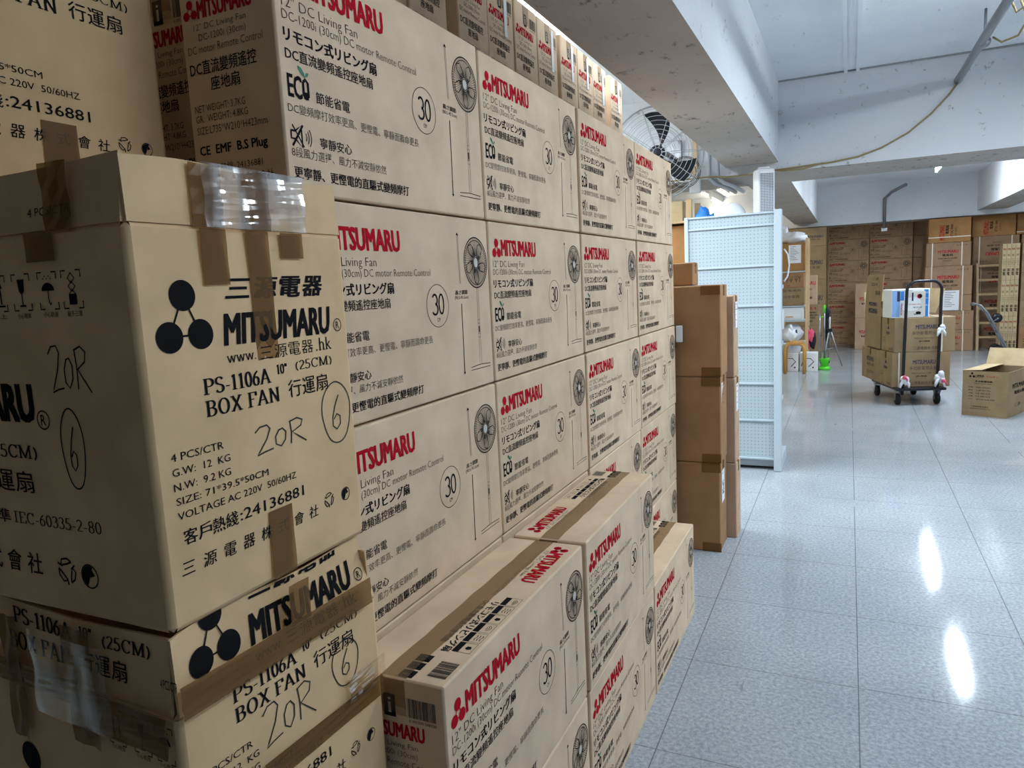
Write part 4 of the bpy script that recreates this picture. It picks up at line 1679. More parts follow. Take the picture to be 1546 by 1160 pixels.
tag(link('plastic_bag', m_.mesh('plastic_bag', BLUE), None, (-1.08, 6.08, 1.89 + .0)), 'blue plastic bag bundled on top of the pegboard shelf', 'bag')
bpy.data.objects['plastic_bag'].scale = (1.2, 1, 1.9)
t = thing('desk_fan', 'small pale grey fan head lying on top of the pegboard shelf', 'fan', (-.845, 6.08, 1.89))
m_ = MB()
m_.lathe([(.02, -.02), (.07, -.015), (.085, 0), (.07, .02), (.02, .03)], 22, 0, Matrix.Translation((.02, 0, .13)) @ Matrix.Rotation(PI / 2 - .5, 4, 'X') @ Matrix.Rotation(.5, 4, 'Y'))
part('head', m_, WHITE_PLASTIC, t)
m_ = MB()
m_.lathe([(.06, 0), (.055, .02), (.015, .03), (.012, .10)], 18)
part('stand', m_, WHITE_PLASTIC, t)

# rack behind the gondola, left
t = thing('wooden_rack', 'pale wooden storage rack standing behind the pegboard shelf', 'rack', (-1.55, 6.75, 0))
for X, Y in ((.27, -.2), (.27, .2), (-.6, -.2), (-.6, .2)):
    m_ = MB()
    m_.box((X - .025, Y - .02, 0), (X + .025, Y + .02, 2.2), 0, .003)
    part('post', m_, WOOD, t)
for z in (.3, .85, 1.62, 2.02):
    m_ = MB()
    m_.box((-.6, -.22, z - .018), (.27, .22, z), 0, .002)
    part('shelf_board', m_, WOOD, t)
simple_carton('storage_carton', (-1.95, 6.60, 1.621), (-1.315, 6.93, 1.985), KRAFT_ORANGE, 'ochre carton on the wooden rack, under its top shelf board', 'cartons on the wooden rack')
simple_carton('storage_carton', (-1.95, 6.60, 2.021), (-1.345, 6.93, 2.20), KRAFT_PALE, 'pale carton on the top board of the wooden rack', 'cartons on the wooden rack')


# ------------------------------------------------------------------ far left clutter (rack, bags, stool, mop, tripod)
def wordlines(L, H, rows, mi=K, pad=.12):
    """rough print block: list of (text, v0, v1, ink, x0frac, x1frac)"""
    p = PM()
    for s, v0, v1, ink, a, b in rows:
        p.text(s, L * a, L * b, H * v0, H * v1, ink, .02 if ink in (R_, K, NV) else 0)
    return p


t = thing('metal_rack', 'white metal rack past the pegboard shelf holding cartons and drawers', 'rack', (-1.15, 12.4, 0))
for X, Y in ((.56, -.22), (.56, .22), (-.45, -.22), (-.45, .22)):
    m_ = MB()
    m_.box((X - .02, Y - .02, 0), (X + .02, Y + .02, 2.04), 0, .003)
    part('post', m_, WOOD, t)
for z in (.42, .77, 1.0, 1.54):
    m_ = MB()
    m_.box((-.45, -.22, z - .02), (.54, .22, z), 0, .002)
    part('shelf_board', m_, SHELF_WHITE, t)
t = simple_carton('storage_carton', (-1.05, 12.2, 1.541), (-.625, 12.6, 1.97), KRAFT_ORANGE, 'ochre carton on the top board of the rack with a white notice on it', 'cartons on the metal rack')
paper(t, -.02, .16, -.2035, .12, .40, 9, None, 'front', 'notice')
simple_carton('storage_carton', (-1.05, 12.2, 1.285), (-.635, 12.6, 1.515), KRAFT_BROWN, 'carton with drawn plants on the metal rack, under the notice carton', 'cartons on the metal rack',
              front=wordlines(.415, .23, (('ΨΨ|ΨY', .2, .8, GY, .35, .9), ('||', .1, .9, R_, .42, .5))))
simple_carton('storage_carton', (-1.05, 12.2, 1.002), (-.635, 12.6, 1.284), KRAFT_OLIVE, 'olive carton with dark lettering low on the metal rack', 'cartons on the metal rack',
              front=wordlines(.415, .282, (('日本電器', .42, .58, GY, .3, .85), ('小型電風扇', .78, .9, GY, .1, .9))))
t = thing('drawer_unit', 'pale plastic drawer unit on the middle board of the metal rack', 'drawer', (-.84, 12.4, .771))
m_ = MB(); m_.box((-.2, -.2, 0), (.19, .2, .205), 0, .01); part('case', m_, WHITE_PLASTIC, t)
m_ = MB(); m_.box((-.18, -.212, .03), (.17, -.2, .18), 0, .006); part('drawer_front', m_, WHITE_PLASTIC, t)
m_ = MB(); m_.box((-.06, -.222, .05), (.05, -.21, .065), 0, .003); part('handle', m_, WOOD_Y, t)
t = thing('plastic_sack', 'white printed plastic sack slumped on the lower board of the metal rack', 'bag', (-.82, 12.35, .421))
m_ = MB(); m_.blob((0, 0, .13), (.17, .13, .15), 0, 30, .18, 5, 0); part('sack', m_, BAG, t)
pmk = MB(); pmk.box((.03, -.145, .12), (.09, -.142, .20)); part('print', pmk, NAVY, t)
t = thing('plastic_tub', 'white plastic tub on the white appliance box by the rack', 'tub', (-.80, 12.03, .286))
m_ = MB()
m_.lathe([(.10, 0), (.115, .01), (.14, .12), (.155, .125), (.155, .135), (.13, .135), (.12, .03), (.0, .025)], 28, 0, Matrix.Scale(1.1, 4, (1, 0, 0)) @ Matrix.Scale(.75, 4, (0, 1, 0)))
part('tub_body', m_, WHITE_PLASTIC, t)
t = thing('wooden_stool', 'bentwood stool with pale legs among the white boxes', 'stool', (-.73, 11.70, 0))
m_ = MB()
for s in (-1, 1):
    m_ = MB()
    m_.tube([(s * .135, -.1, 0), (s * .135, -.1, .36), (s * .12, -.1, .42), (s * .08, -.1, .45), (0, -.1, .455)], .022, 8)
    part('leg', m_, WOOD_Y, t)
    m_ = MB()
    m_.tube([(s * .135, .14, 0), (s * .135, .14, .36), (s * .12, .14, .42), (s * .08, .14, .45), (0, .14, .455)], .022, 8)
    part('leg', m_, WOOD_Y, t)
m_ = MB(); m_.box((-.12, -.12, .452), (.12, .16, .48), 0, .006); part('seat', m_, WOOD_Y, t)
t = thing('plastic_bag', 'white knotted plastic bag sitting on the bentwood stool', 'bag', (-.80, 11.70, .481))
m_ = MB(); m_.blob((0, 0, .09), (.1, .09, .1), 0, 18, .45, 5, 0); m_.blob((0.01, 0, .2), (.03, .03, .06), 0, 12, .5, 6); part('bag', m_, BAG, t)
for i, (x0, x1, lab) in enumerate(((-.91, -.69, 'white appliance box with a dark printed curve, under the stool'), (-.675, -.42, 'white appliance box with dark prints, right of the stool'))):
    t = thing('appliance_box', lab, 'box', ((x0 + x1) / 2, 12.02, 0), 0, 'white appliance boxes')
    L = x1 - x0
    p = PM()
    p.stroke([(L * .1, .08), (L * .25, .2), (L * .6, .2), (L * .8, .15), (L * .5, .07)], .012, GY)
    p.disc(L * .75, .06, .012, K)
    link('body', carton_mesh('body', L, .24, .285, WHITE, {'front': p}, .005, .002), t)
t = thing('hanging_bag', 'pink and red bag hanging on the rack post above dark cloth', 'bag', (-.535, 12.24, 0))
m_ = MB(); m_.blob((0, 0, .53), (.055, .035, .10), 0, 16, .4, 5); part('bag', m_, PINK, t)
m_ = MB(); m_.blob((.03, .02, .45), (.055, .03, .14), 0, 16, .25, 4); part('dark_pouch', m_, DARKCLOTH, t)
m_ = MB(); m_.tube([(-.02, -.035, .55), (-.04, -.04, .44), (-.01, -.035, .32)], .012, 8); part('strap', m_, PINK, t)
m_ = MB(); m_.tube([(0, 0, .62), (-.02, -.01, .67), (-.04, -.03, .68)], .006, 6); part('hook', m_, STEEL, t)
simple_carton('small_carton', (-1.0, 13.2, .002), (-.44, 13.6, .60), KRAFT_OLIVE, 'carton on the floor at the foot of the small stack behind the rack', 'small cartons behind the rack')
simple_carton('small_carton', (-.95, 13.2, .602), (-.445, 13.6, .965), KRAFT_OLIVE, 'carton with printed table in the small stack behind the rack', 'small cartons behind the rack',
              front=wordlines(.505, .363, (('MAR:  4', .76, .9, R_, .58, .9), ('電器說明資料', .6, .68, K, .58, .92), ('DC1200 220V', .48, .56, K, .58, .95), ('12KG 9.2KG', .36, .44, K, .58, .88), ('50/60HZ', .2, .28, K, .58, .8))))
simple_carton('small_carton', (-.95, 13.2, .967), (-.485, 13.55, 1.455), KRAFT_PINK, 'carton with large red letters on top of the small stack behind the rack', 'small cartons behind the rack',
              front=wordlines(.465, .488, (('MARU.', .68, .8, R_, .60, .98), ('電器', .5, .56, GY, .65, .85), ('三源', .2, .28, K, .65, .85))))
# mop bucket with poles
t = thing('spin_mop', 'lime green spin mop and bucket leaning beside the rack', 'mop', (-.325, 12.12, 0))
m_ = MB(); m_.lathe([(.085, 0), (.09, .02), (.07, .05), (.03, .06)], 20); m_.lathe([(.05, .05), (.075, .17), (.078, .18), (.06, .18)], 18, 0); part('bucket', m_, LIME, t)
m_ = MB(); m_.blob((0, 0, .13), (.07, .06, .05), 0, 16, .3, 6); part('mop_head', m_, DARKCLOTH, t)
m_ = MB(); m_.tube([(-.06, 0, .16), (-.075, .01, .5), (-.08, .02, .86)], .013, 8); m_.tube([(.0, .02, .15), (-.01, .03, .6), (-.012, .04, .9)], .013, 8); part('pole', m_, STEEL, t)
m_ = MB(); m_.tube([(-.012, .04, .88), (-.014, .042, 1.0)], .018, 8); m_.tube([(-.08, .02, .80), (-.012, .04, .83)], .01, 6); part('grip', m_, LIME, t)
# tripod
t = thing('camera_tripod', 'silver camera tripod standing with a black bag on its head', 'tripod', (-.27, 12.5, 0))
m_ = MB(); m_.tube([(0, 0, .30), (0, 0, .80)], .016, 10); part('centre_column', m_, STEEL, t)
for k, (dx, dy) in enumerate(((.19, .08), (-.10, -.10), (-.02, .2))):
    m_ = MB(); m_.tube([(dx * .08, dy * .08, .58), (dx * .6, dy * .6, .24), (dx, dy, 0)], [.014, .011, .007], 8); part('leg', m_, STEEL, t)
m_ = MB(); m_.box((-.04, -.03, .56), (.04, .03, .61), 0, .008); part('collar', m_, DARK, t)
m_ = MB(); m_.tube([(-.055, -.055, .28), (.1, .05, .30)], .008, 6); part('brace', m_, STEEL, t)
m_ = MB(); m_.blob((-.03, 0, .86), (.045, .04, .09), 0, 14, .35, 5); m_.blob((-.05, .03, .62), (.035, .03, .22), 0, 14, .2, 4); part('head_cover', m_, DARKCLOTH, t)
# plastic bag over rack top
m_ = MB(); m_.blob((0, 0, .07), (.2, .15, .1), 0, 22, .5, 7, 0); m_.blob((-.12, -.05, .16), (.05, .05, .1), 0, 14, .5, 6)
tag(link('plastic_bag', m_.mesh('plastic_bag', BAG), None, (-.80, 12.38, 1.972)), 'clear plastic bag draped over the notice carton on the rack', 'bag')

# ------------------------------------------------------------------ far back: olive cartons, far wall of fan cartons
zz = [(0, .65), (.652, 1.37), (1.372, 1.985), (1.987, 2.33)]
for i, (a, b) in enumerate(zz):
    simple_carton('tall_carton', (-1.10, 14.85, a), (-.39, 15.35, b), KRAFT_OLIVE,
                  ['olive carton on the floor beside the far fan-carton wall', 'olive carton second from the floor beside the far fan-carton wall', 'olive carton with blue lettering beside the far fan-carton wall', 'olive carton at the top beside the far fan-carton wall'][i],
                  'olive cartons by the far wall', front=wordlines(.71, b - a, (('MITSUMARU', .45, .58, NV, .52, .92), ('電風扇', .32, .4, GY, .55, .85))))
for c in range(2):
    for r in range(6):
        fan_carton((-.015 + c * .758, 16.2 + .105, r * FH), random.uniform(-.004, .004),
                   f'brown fan carton in the far stack, {["bottom", "second", "third", "fourth", "fifth", "top"][r]} row, {["left", "right"][c]} column', 'fan cartons in the far stack', ME_FAN_FAR)
for r in range(6):
    fan_carton((1.262, 16.95, r * FH), PI / 2 + PI, f'fan carton seen end-on right of the far stack, {["bottom", "second", "third", "fourth", "fifth", "top"][r]} row', 'fan cartons end-on at the far stack', ME_FAN_FAR)
red = lambda L, H: wordlines(L, H, (('MITSUMARU', .5, .6, R_, .25, .8), ('電風扇', .38, .44, K, .35, .7)))
simple_carton('slim_carton', (.115, 15.3, 0), (.42, 15.62, .60), KRAFT_PINK, 'pinkish carton on the floor left of the trolley, lower of two', 'pinkish cartons by the trolley', front=red(.305, .60))
simple_carton('slim_carton', (.115, 15.3, .602), (.42, 15.62, 1.245), KRAFT_PINK, 'pinkish carton left of the trolley, upper of two', 'pinkish cartons by the trolley', front=red(.305, .643))


def strapped(a, b, km, label, vertical=False, straps=(.14, .80), upside=False, txt=True, hstrap=None):
    L, H = b[0] - a[0], b[2] - a[2]
    p = PM()
    if txt:
        if vertical:
            q = wordlines(H, L, (('MITSUMARU', .62, .74, R_, .1, .72), ('電風扇', .52, .6, K, .35, .7), ('12" DC FAN', .42, .48, K, .2, .72), ('220V 50HZ', .33, .38, GY, .2, .6)))
            p.v = [(L - y, x) for x, y in q.v]
            p.f, p.m = q.f, q.m
        else:
            p = wordlines(L, H, (('MITSUMARU', .56, .68, R_, .27, .72), ('電風扇', .42, .52, K, .37, .60), ('STAND FAN DC-1600 220V', .30, .36, K, .27, .70), ('50/60HZ', .2, .26, GY, .38, .58), ('# $ % &', .84, .9, GY, .68, .92)))
            if upside:
                p.v = [(L - x, H - y) for x, y in p.v]
    t = simple_carton('strapped_carton', a, b, km, label, 'strapped cartons by the far wall', front=p)
    W = b[1] - a[1]
    for s in straps:
        m_ = MB()
        x = -L / 2 + L * s
        m_.box((x - .009, -W / 2 - .006, -.0), (x + .009, -W / 2 - .0005 + .001, H))
        m_.box((x - .009, -W / 2 - .006, H), (x + .009, W / 2, H + .0025))
        part('strap', m_, STRAP, t)
    if hstrap:
        m_ = MB()
        m_.box((-L / 2 - .003, -W / 2 - .006, H * hstrap - .008), (L / 2 + .003, -W / 2 + .001, H * hstrap + .008))
        part('strap', m_, STRAP, t)
    return t


strapped((1.27, 14.9, .002), (1.995, 15.3, .37), KRAFT_FAR, 'strapped brown carton on the floor behind the trolley, bottom of its stack', straps=(.78,))
strapped((1.26, 14.9, .373), (1.99, 15.3, .705), KRAFT_FAR, 'strapped brown carton behind the trolley, second in its stack', straps=(.78,))
t = strapped((1.23, 14.9, .708), (1.95, 15.3, .985), KRAFT_FAR, 'low strapped carton with white notice behind the trolley, third in its stack', txt=False)
paper(t, -.08, .17, -.2125, .01, .36, 9, None, 'front', 'notice')
strapped((1.23, 14.9, .988), (1.95, 15.3, 1.495), KRAFT_FAR, 'strapped brown carton with red lettering above the white notice')
strapped((1.24, 14.92, 1.498), (1.92, 15.3, 1.905), KRAFT_FAR, 'strapped brown carton with red lettering, second from the top behind the trolley')
strapped((1.27, 14.92, 1.909), (1.91, 15.3, 2.33), KRAFT_ORANGE, 'ochre carton with sideways red lettering on top of the stack behind the trolley', True, (), hstrap=.22)
for i, (a, b) in enumerate(((0, .54), (.542, 1.01), (1.013, 1.485))):
    strapped((2.04, 15.4, a), (2.72, 15.8, b), KRAFT_FAR, ['brown carton on the floor behind the wooden ladder', 'brown carton behind the middle rungs of the wooden ladder', 'brown carton with red lettering behind the top rungs of the wooden ladder'][i], straps=(.15, .85), upside=(i == 2))
strapped((2.01, 15.4, 1.488), (2.70, 15.8, 1.985), KRAFT_FAR, 'strapped brown carton with upside-down red lettering above the wooden ladder', straps=(.14, .84), upside=True)
strapped((1.99, 15.4, 1.988), (2.64, 15.8, 2.345), KRAFT_ORANGE, 'ochre carton with sideways red lettering on top above the wooden ladder', True, ())
strapped((2.655, 15.4, 1.988), (3.2, 15.8, 2.345), KRAFT_ORANGE, 'ochre carton at the right end of the top row by the far wall', False, (), txt=False, hstrap=.12)
strapped((2.735, 15.42, 1.488), (3.2, 15.8, 1.985), KRAFT_FAR, 'brown carton under the right-end ochre carton by the far wall', False, (.3,), txt=False)
strapped((2.735, 15.42, 0), (3.2, 15.8, 1.486), KRAFT_FAR, 'tall brown carton at the right end by the far wall', False, (.3,), txt=False)

# wooden ladder leaning on the stack
t = thing('wooden_ladder', 'pale wooden ladder leaning against the cartons at the far right', 'ladder', (2.24, 15.0, 0))
def rail(x):
    m_ = MB()
    m_.add([(x - .018 + dx, -.02 + dy + (.26 if z else 0), z) for z in (0, 1.52) for dx, dy in ((0, 0), (.036, 0), (.036, .05), (0, .05))],
           [(0, 3, 2, 1), (4, 5, 6, 7), (0, 1, 5, 4), (1, 2, 6, 5), (2, 3, 7, 6), (3, 0, 4, 7)])
    return m_
for x in (-.17, .30):
    part('side_rail', rail(x), WOOD, t)
for k in range(6):
    z = .22 + k * .25
    m_ = MB()
    m_.box((-.17, -.015 + .26 * z / 1.52, z - .018), (.30, .03 + .26 * z / 1.52, z + .018), 0, .003)
    part('rung', m_, WOOD, t)
# folded aluminium hand truck
t = thing('hand_truck', 'folded aluminium hand truck leaning in front of the wooden ladder', 'hand truck', (2.0, 13.9, 0))
for y in (0, .28):
    m_ = MB()
    m_.tube([(.36, y, .02), (.30, y, .20), (.06, y, .70), (-.05, y, .84), (-.12, y, .87), (-.15, y, .85)], .016, 8)
    part('side_tube', m_, STEEL, t)
m_ = MB()
m_.tube([(-.15, 0, .85), (-.16, .14, .85), (-.15, .28, .85)], .018, 8); part('grip', m_, STEEL, t)
m_ = MB()
for q, z in ((.20, .40), (.12, .57), (.04, .73)):
    m_.tube([(q, 0, z), (q, .28, z)], .012, 8)
part('crossbar', m_, STEEL, t)
m_ = MB(); m_.box((.30, -.02, 0), (.58, .30, .03), 0, .004); part('toe_plate', m_, STEEL, t)
for y in (-.05, .33):
    m_ = MB(); m_.lathe([(.04, -.02), (.09, -.018), (.09, .018), (.04, .02)], 20, 0, Matrix.Translation((.22, y, .09)) @ Matrix.Rotation(PI / 2, 4, 'X')); part('wheel', m_, RUBBER, t)
m_ = MB(); m_.tube([(.22, -.05, .09), (.22, .33, .09)], .012, 8); part('axle', m_, STEEL, t)
m_ = MB(); m_.lathe([(.03, -.03), (.075, -.028), (.075, .028), (.03, .03)], 20, 0, Matrix.Translation((.20, .14, .62)) @ Matrix.Rotation(PI / 2, 4, 'X')); part('tied_roll', m_, DARK, t)
m_ = MB(); m_.tube([(.20, -.0, .62), (.20, .28, .62)], .01, 8); m_.tube([(.12, 0, .57), (.20, 0, .62)], .008, 6); part('roll_spindle', m_, STEEL, t)

# tall slim cartons standing side by side, two tiers
slim = PM()
for k in range(3):
    slim.text('MITSUMARU', .008, .052, .50 - .0 * k, .53, R_, .02)
slim.text('DC', .015, .045, .40, .43, K, .02)
for k in range(5):
    slim.text('三源電器' if k % 2 else '220V 50', .01, .05, .22 + k * .03, .235 + k * .03, GY)
slim.text('電', .012, .048, .08, .14, K, .02)
slim.text('扇', .012, .048, .15, .20, K, .02)
for tier in range(3):
    ztop = .605
    for k in range(4):
        me = carton_mesh('body', .0585, .30, ztop, KRAFT_PALE, {'front': slim}, .003, .001) if (tier, k) == (0, 0) else bpy.data.objects['slim_box'].children[0].data
        t = thing('slim_box', f'tall slim pale carton in the row at the far right, {["bottom", "middle", "top"][tier]} tier, {["leftmost", "second", "third", "rightmost"][k]}', 'box',
                  (2.36 + k * .0615, 14.60 + .15, tier * .607), 0, 'slim cartons at the far right')
        link('body', me, t)
        if (tier, k) == (0, 0):
            TS = tape_mesh('tape', .0585, .30, ztop, .03, -.08, .03)
        link('tape', TS, t)
for i, (a, b) in enumerate(((0, .45), (.452, .86), (.862, 1.33), (1.332, 1.83))):
    simple_carton('side_carton', (2.61, 14.62, a), (3.25, 15.1, b), [KRAFT_BROWN, KRAFT_OLIVE, KRAFT_OLIVE, KRAFT_OLIVE][i],
                  ['dark brown carton on the floor right of the slim cartons', 'olive carton second from the floor right of the slim cartons', 'olive carton third from the floor right of the slim cartons', 'olive carton on top right of the slim cartons'][i],
                  'cartons at the right edge', front=wordlines(.64, b - a, (('三源 MARU', .2, .32, K, .08, .6), ('220V', .38, .5, K, .1, .4))))


# ------------------------------------------------------------------ platform trolley with its load
TA = math.radians(16)
TO = Vector((.445, 8.98, 0))
def T(x, y, z=0):
    return (TO.x + x * math.cos(TA) - y * math.sin(TA), TO.y + x * math.sin(TA) + y * math.cos(TA), z)
t = thing('platform_trolley', 'platform trolley with black hoop handle, loaded with cartons', 'trolley', T(.30, .38), TA)
m_ = MB()
m_.box((-.275, -.46, .165), (.24, .36, .195), 0, .01)
part('deck', m_, DARK, t)
m_ = MB()
pts = [(-.205, -.43, .12), (-.198, -.44, .6), (-.19, -.45, 1.18)]
for k in range(7):
    a = PI - k * PI / 2 / 6
    pts.append((-.09 + .10 * math.cos(a), -.455, 1.26 + .10 * math.sin(a)))
for k in range(7):
    a = PI / 2 - k * PI / 2 / 6
    pts.append((.06 + .10 * math.cos(a), -.455, 1.26 + .10 * math.sin(a)))
pts += [(.158, -.45, 1.18), (.155, -.44, .6), (.150, -.43, .12)]
m_.tube(pts, .0165, 12)
part('handle', m_, DARK, t)
for x in (-.235, .17):
    for y in (-.38, .28):
        m_ = MB()
        m_.lathe([(.02, -.02), (.058, -.018), (.064, -.010), (.064, .010), (.058, .018), (.02, .02)], 20, 0, Matrix.Translation((x, y, .064)) @ Matrix.Rotation(PI / 2, 4, 'Y'))
        w_ = part('wheel', m_, RUBBER, t)
        f_ = MB()
        f_.box((x - .03, y - .03, .14), (x + .03, y + .03, .167))
        f_.box((x - .03, y - .012, .055), (x - .024, y + .012, .145))
        f_.box((x + .024, y - .012, .055), (x + .03, y + .012, .15))
        link('caster_fork', f_.mesh('caster_fork', STEEL), w_)
def rag(c, r, n, mat, nm, label, tails=2):
    """bunched cloth or plastic knotted round the tube: lumps and hanging ends"""
    rnd = random.Random(int(c[2] * 1000) + int(c[0] * 77))
    m_ = MB()
    for k in range(n):
        a = 2 * PI * k / n + rnd.uniform(-.4, .4)
        m_.blob((c[0] + math.cos(a) * r * .55, c[1] - abs(math.sin(a)) * r * .35, c[2] + rnd.uniform(-1, 1) * r * .8), (r * .7, r * .5, r * rnd.uniform(.6, 1.0)), 0, 16, .35, 7)
    for k in range(tails):
        s_ = -1 if k % 2 else 1
        m_.tube([(c[0] + s_ * r * .3, c[1] - r * .4, c[2]), (c[0] + s_ * r * .9, c[1] - r * .5, c[2] - r * 1.2), (c[0] + s_ * r * 1.1, c[1] - r * .4, c[2] - r * 2.2)], [r * .3, r * .42, r * .2], 8)
    part(nm, m_, mat, t, label)
rag((-.203, -.475, .30), .042, 5, BAG, 'wrapped_rag', 'white plastic rag tied low on the left of the handle')
rag((.155, -.475, .31), .045, 5, BAG, 'wrapped_rag', 'white plastic rag tied low on the right of the handle')
rag((.157, -.470, .84), .036, 5, BAG, 'wrapped_rag', 'white plastic bow tied high on the handle')
rag((-.21, -.505, .33), .024, 3, PINK, 'pink_tie', None, 1)
rag((.185, -.505, .28), .022, 3, PINK, 'pink_tie', None, 1)


def load(x0, x1, y0, y1, z0, z1, km, label, front=None, left=None, right=None, tape=True, straps=()):
    L, W, H = x1 - x0, y1 - y0, z1 - z0
    q = thing('trolley_carton', label, 'box', T((x0 + x1) / 2, (y0 + y1) / 2, z0), TA, 'cartons on the trolley')
    pr = {k: v for k, v in (('front', front), ('left', left), ('right', right)) if v}
    link('body', carton_mesh('body', L, W, H, km, pr, .005, .003), q)
    if tape:
        link('tape', tape_mesh('tape', L, W, H, .05, 0, .08), q)
    for s in straps:
        m_ = MB()
        x = -L / 2 + L * s
        m_.box((x - .008, -W / 2 - .006, 0), (x + .008, -W / 2 + .001, H + .002))
        m_.box((x - .008, -W / 2 - .006, H), (x + .008, W / 2, H + .003))
        part('strap', m_, STRAP, q)
    return q


FR = wordlines(.6, .385, (('MITSUMARU', .66, .78, NV, .36, .74), ('多功能電煎火鍋', .49, .60, GY, .30, .78), ('Multifunctional Electric Cooker', .38, .43, GY, .34, .68), ('JM-P808', .28, .33, K, .42, .60), ('三源電器株式會社', .07, .16, GY, .33, .80)))
LF = wordlines(.4, .385, (('▲', .66, .78, NV, .46, .60), ('MITSUMARU', .50, .58, NV, .38, .64), ('12KG', .36, .41, GY, .1, .3), ('220V', .28, .33, GY, .1, .3), ('三源電器', .06, .12, GY, .55, .9)))
load(0, .60, 0, .40, .197, .582, KRAFT_OLIVE, 'olive cooker carton on the trolley deck, front lower of the load', FR, LF, straps=(.12,))
load(.0, .58, .405, 1.03, .197, .57, KRAFT_OLIVE, 'olive carton on the trolley deck, rear lower of the load', None, wordlines(.625, .373, (('MITSUMARU', .6, .74, NV, .3, .7), ('電煎火鍋', .44, .54, GY, .3, .7), ('220V', .2, .3, GY, .3, .7))))
load(.02, .64, 0, .40, .584, .965, KRAFT_OLIVE, 'olive cooker carton with white strap, front upper of the trolley load', FR, LF, straps=(.16, .78))
# rear upper carton, open with a long flap standing up
q = thing('trolley_carton', 'olive carton with a long flap standing up, rear upper of the trolley load', 'box', T(.30, .69, .586), TA, 'cartons on the trolley')
m_ = MB()
hx, hy, H = .29, .28, .40
for a, b in (((-hx, -hy, 0), (hx, hy, .006)), ((-hx, -hy, 0), (-hx + .006, hy, H)), ((hx - .006, -hy, 0), (hx, hy, H)), ((-hx, -hy, 0), (hx, -hy + .006, H)), ((-hx, hy - .006, 0), (hx, hy, H))):
    m_.box(a, b)
part('body', m_, KRAFT_OLIVE, q)
m_ = MB()
m_.sheet(lambda u, v: (-hx - .002 + .03 * v * v, hy - 2 * hy * u, H - .01 + v * .47), 6, 8, .005)
fp = wordlines(.56, .47, (('MITSUMARU', .22, .32, NV, .25, .75), ('MITSUMARU', .04, .16, NV, .25, .8), ('電器', .5, .6, GY, .6, .9), ('三源', .86, .93, GY, .3, .7), ('220V', .72, .80, GY, .3, .7)))
off = len(m_.v)
for x, y in fp.v:
    v = y / .47
    m_.v.append((-hx - .0035 + .03 * v * v, hy - x, H - .01 + y))
for f_, k_ in zip(fp.f, fp.m):
    m_.f.append(tuple(i + off for i in f_)); m_.m.append(k_); m_.s.append(False)
part('flap', m_, [KRAFT_OLIVE] + INKS, q)
m_ = MB()
m_.sheet(lambda u, v: (-hx + 2 * hx * u, hy + .05 * v, H - .01 + v * .26), 6, 4, .005)
part('flap', m_, KRAFT_PALE, q)
m_ = MB()
m_.sheet(lambda u, v: (hx + .10 * v, -hy + 2 * hy * u, H - .01 + v * .28), 6, 4, .005)
part('flap', m_, KRAFT_PALE, q)
# small brown carton and the white-blue appliance box on top
load(.0, .11, .305, .40, .968, 1.145, KRAFT_OLIVE, 'small dull olive box standing beside the blue and white box on the trolley', tape=True)
q = thing('appliance_box', 'blue and white appliance box lying on top of the trolley load', 'box', T(.185, .16, .9675), TA)
p = PM()
p.rect(.004, .085, .01, .30, LB_); p.rect(.085, .215, .01, .30, WH)
p.rect(.055, .085, .18, .29, NV); p.rect(.087, .125, .19, .29, BL)
pr_ = PM(); pr_.text('MITSUMARU', 0, .13, 0, .018, R_, .02)
p.merge(PM()); p.v += [(.112 - y, .03 + x) for x, y in pr_.v]
o_ = len(p.v) - len(pr_.v); p.f += [tuple(i + o_ for i in f_) for f_ in pr_.f]; p.m += pr_.m
p.rect(.165, .345, .01, .285, WH); p.rect(.33, .375, .005, .30, BL)
p.text('三源電器', .333, .372, .26, .275, WH); p.text('220V', .336, .37, .20, .214, WH); p.text('AIR', .338, .368, .12, .14, WH)
p.rect(.205, .222, .18, .27, NV); p.disc(.285, .23, .026, R_, 18); p.disc(.292, .232, .02, K, 14)
p.text('MITSUMARU  FRYER', .18, .30, .135, .15, R_); p.text('電煎鍋', .22, .31, .10, .118, K); p.disc(.275, .05, .028, K, 18, .015); p.rect(.23, .30, .03, .04, GY)
link('body', carton_mesh('body', .39, .28, .31, WHITE_PLASTIC, {'front': p}, .004, .001), q)

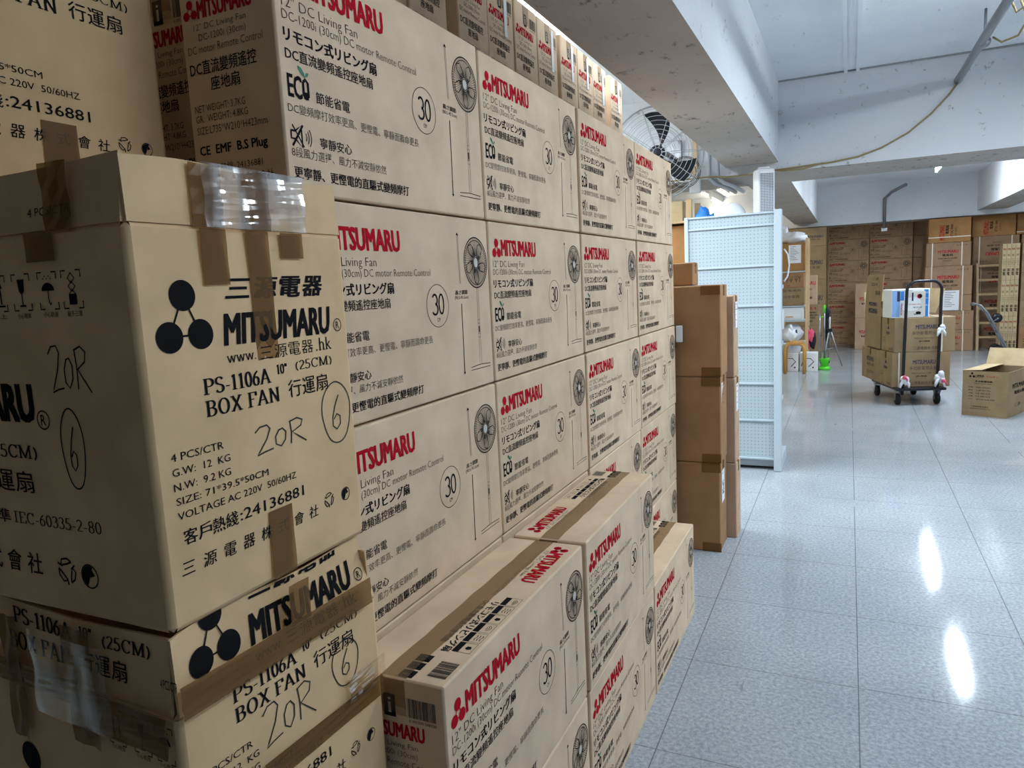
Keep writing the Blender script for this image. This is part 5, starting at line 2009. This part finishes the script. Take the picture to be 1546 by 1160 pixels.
# ------------------------------------------------------------------ open carton on the floor at right
q = thing('open_carton', 'empty olive carton with open flaps standing on the floor at the right', 'box', (1.374, 8.666, 0), math.radians(-27))
hx, hy, H = .20, .30, .455
m_ = MB()
for a, b in (((-hx, -hy, 0), (hx, hy, .006)), ((-hx, -hy, .006), (-hx + .006, hy, H)), ((hx - .006, -hy, .006), (hx, hy, H)), ((-hx + .006, -hy, .006), (hx - .006, -hy + .006, H)), ((-hx + .006, hy - .006, .006), (hx - .006, hy, H))):
    m_.box(a, b)
p = PM()
logo3(p, .085, .40, .016, .010, K)
p.text('三源電器', .11, .19, .40, .418, K, .02); p.text('MITSUMARU', .11, .19, .388, .396, K)
p.text('Y U P C', .21, .32, .395, .413, R_)
p.text('多功能電煎鍋', .115, .265, .345, .362, K, .02); p.text('Multifunctional Cooker', .11, .26, .325, .335, K)
for k, (a, b) in enumerate((('型號:', 'MAR-P2020N'), ('數量:', '2 SETS/CTN'), ('淨重:', '12.4KGS'), ('毛重:', '13.6KGS'), ('尺寸:', '42.5x35.4x46.5CM'))):
    p.text(a, .055, .10, .285 - k * .03, .298 - k * .03, K); p.text(b, .125, (.25 if k < 4 else .29), .285 - k * .03, .298 - k * .03, K)
p.text('三源電器株式會社', .08, .24, .09, .105, K); p.text('MITSUMARU ELECTRICAL CO.', .075, .26, .07, .08, K)
off = len(m_.v)
m_.v += [(-hx + x, -hy - .0012, y) for x, y in p.v]
for f_, k_ in zip(p.f, p.m):
    m_.f.append(tuple(i + off for i in f_)); m_.m.append(k_); m_.s.append(False)
p = wordlines(.6, .455, (('MITSUMARU', .62, .72, K, .2, .8), ('電煎火鍋', .48, .56, K, .3, .75), ('三源', .2, .28, GY, .3, .6)))
off = len(m_.v)
m_.v += [(hx + .0012, -hy + x, y) for x, y in p.v]
for f_, k_ in zip(p.f, p.m):
    m_.f.append(tuple(i + off for i in f_)); m_.m.append(k_); m_.s.append(False)
part('body', m_, [KRAFT_OLIVE] + INKS, q)
m_ = MB(); m_.sheet(lambda u, v: (-hx + .17 * v, -hy + 2 * hy * u, H + .012 * v), 4, 4, .004); part('flap', m_, KRAFT_PALE, q)
m_ = MB(); m_.sheet(lambda u, v: (-hx + 2 * hx * u, hy + .10 * v, H + .17 * v), 4, 4, .004); part('flap', m_, KRAFT_PALE, q)
m_ = MB(); m_.sheet(lambda u, v: (hx - .012 - .02 * v, -hy + .02 + (2 * hy - .04) * (1 - u), H - .01 - .16 * v), 4, 4, .004); part('flap', m_, KRAFT_OLIVE, q)
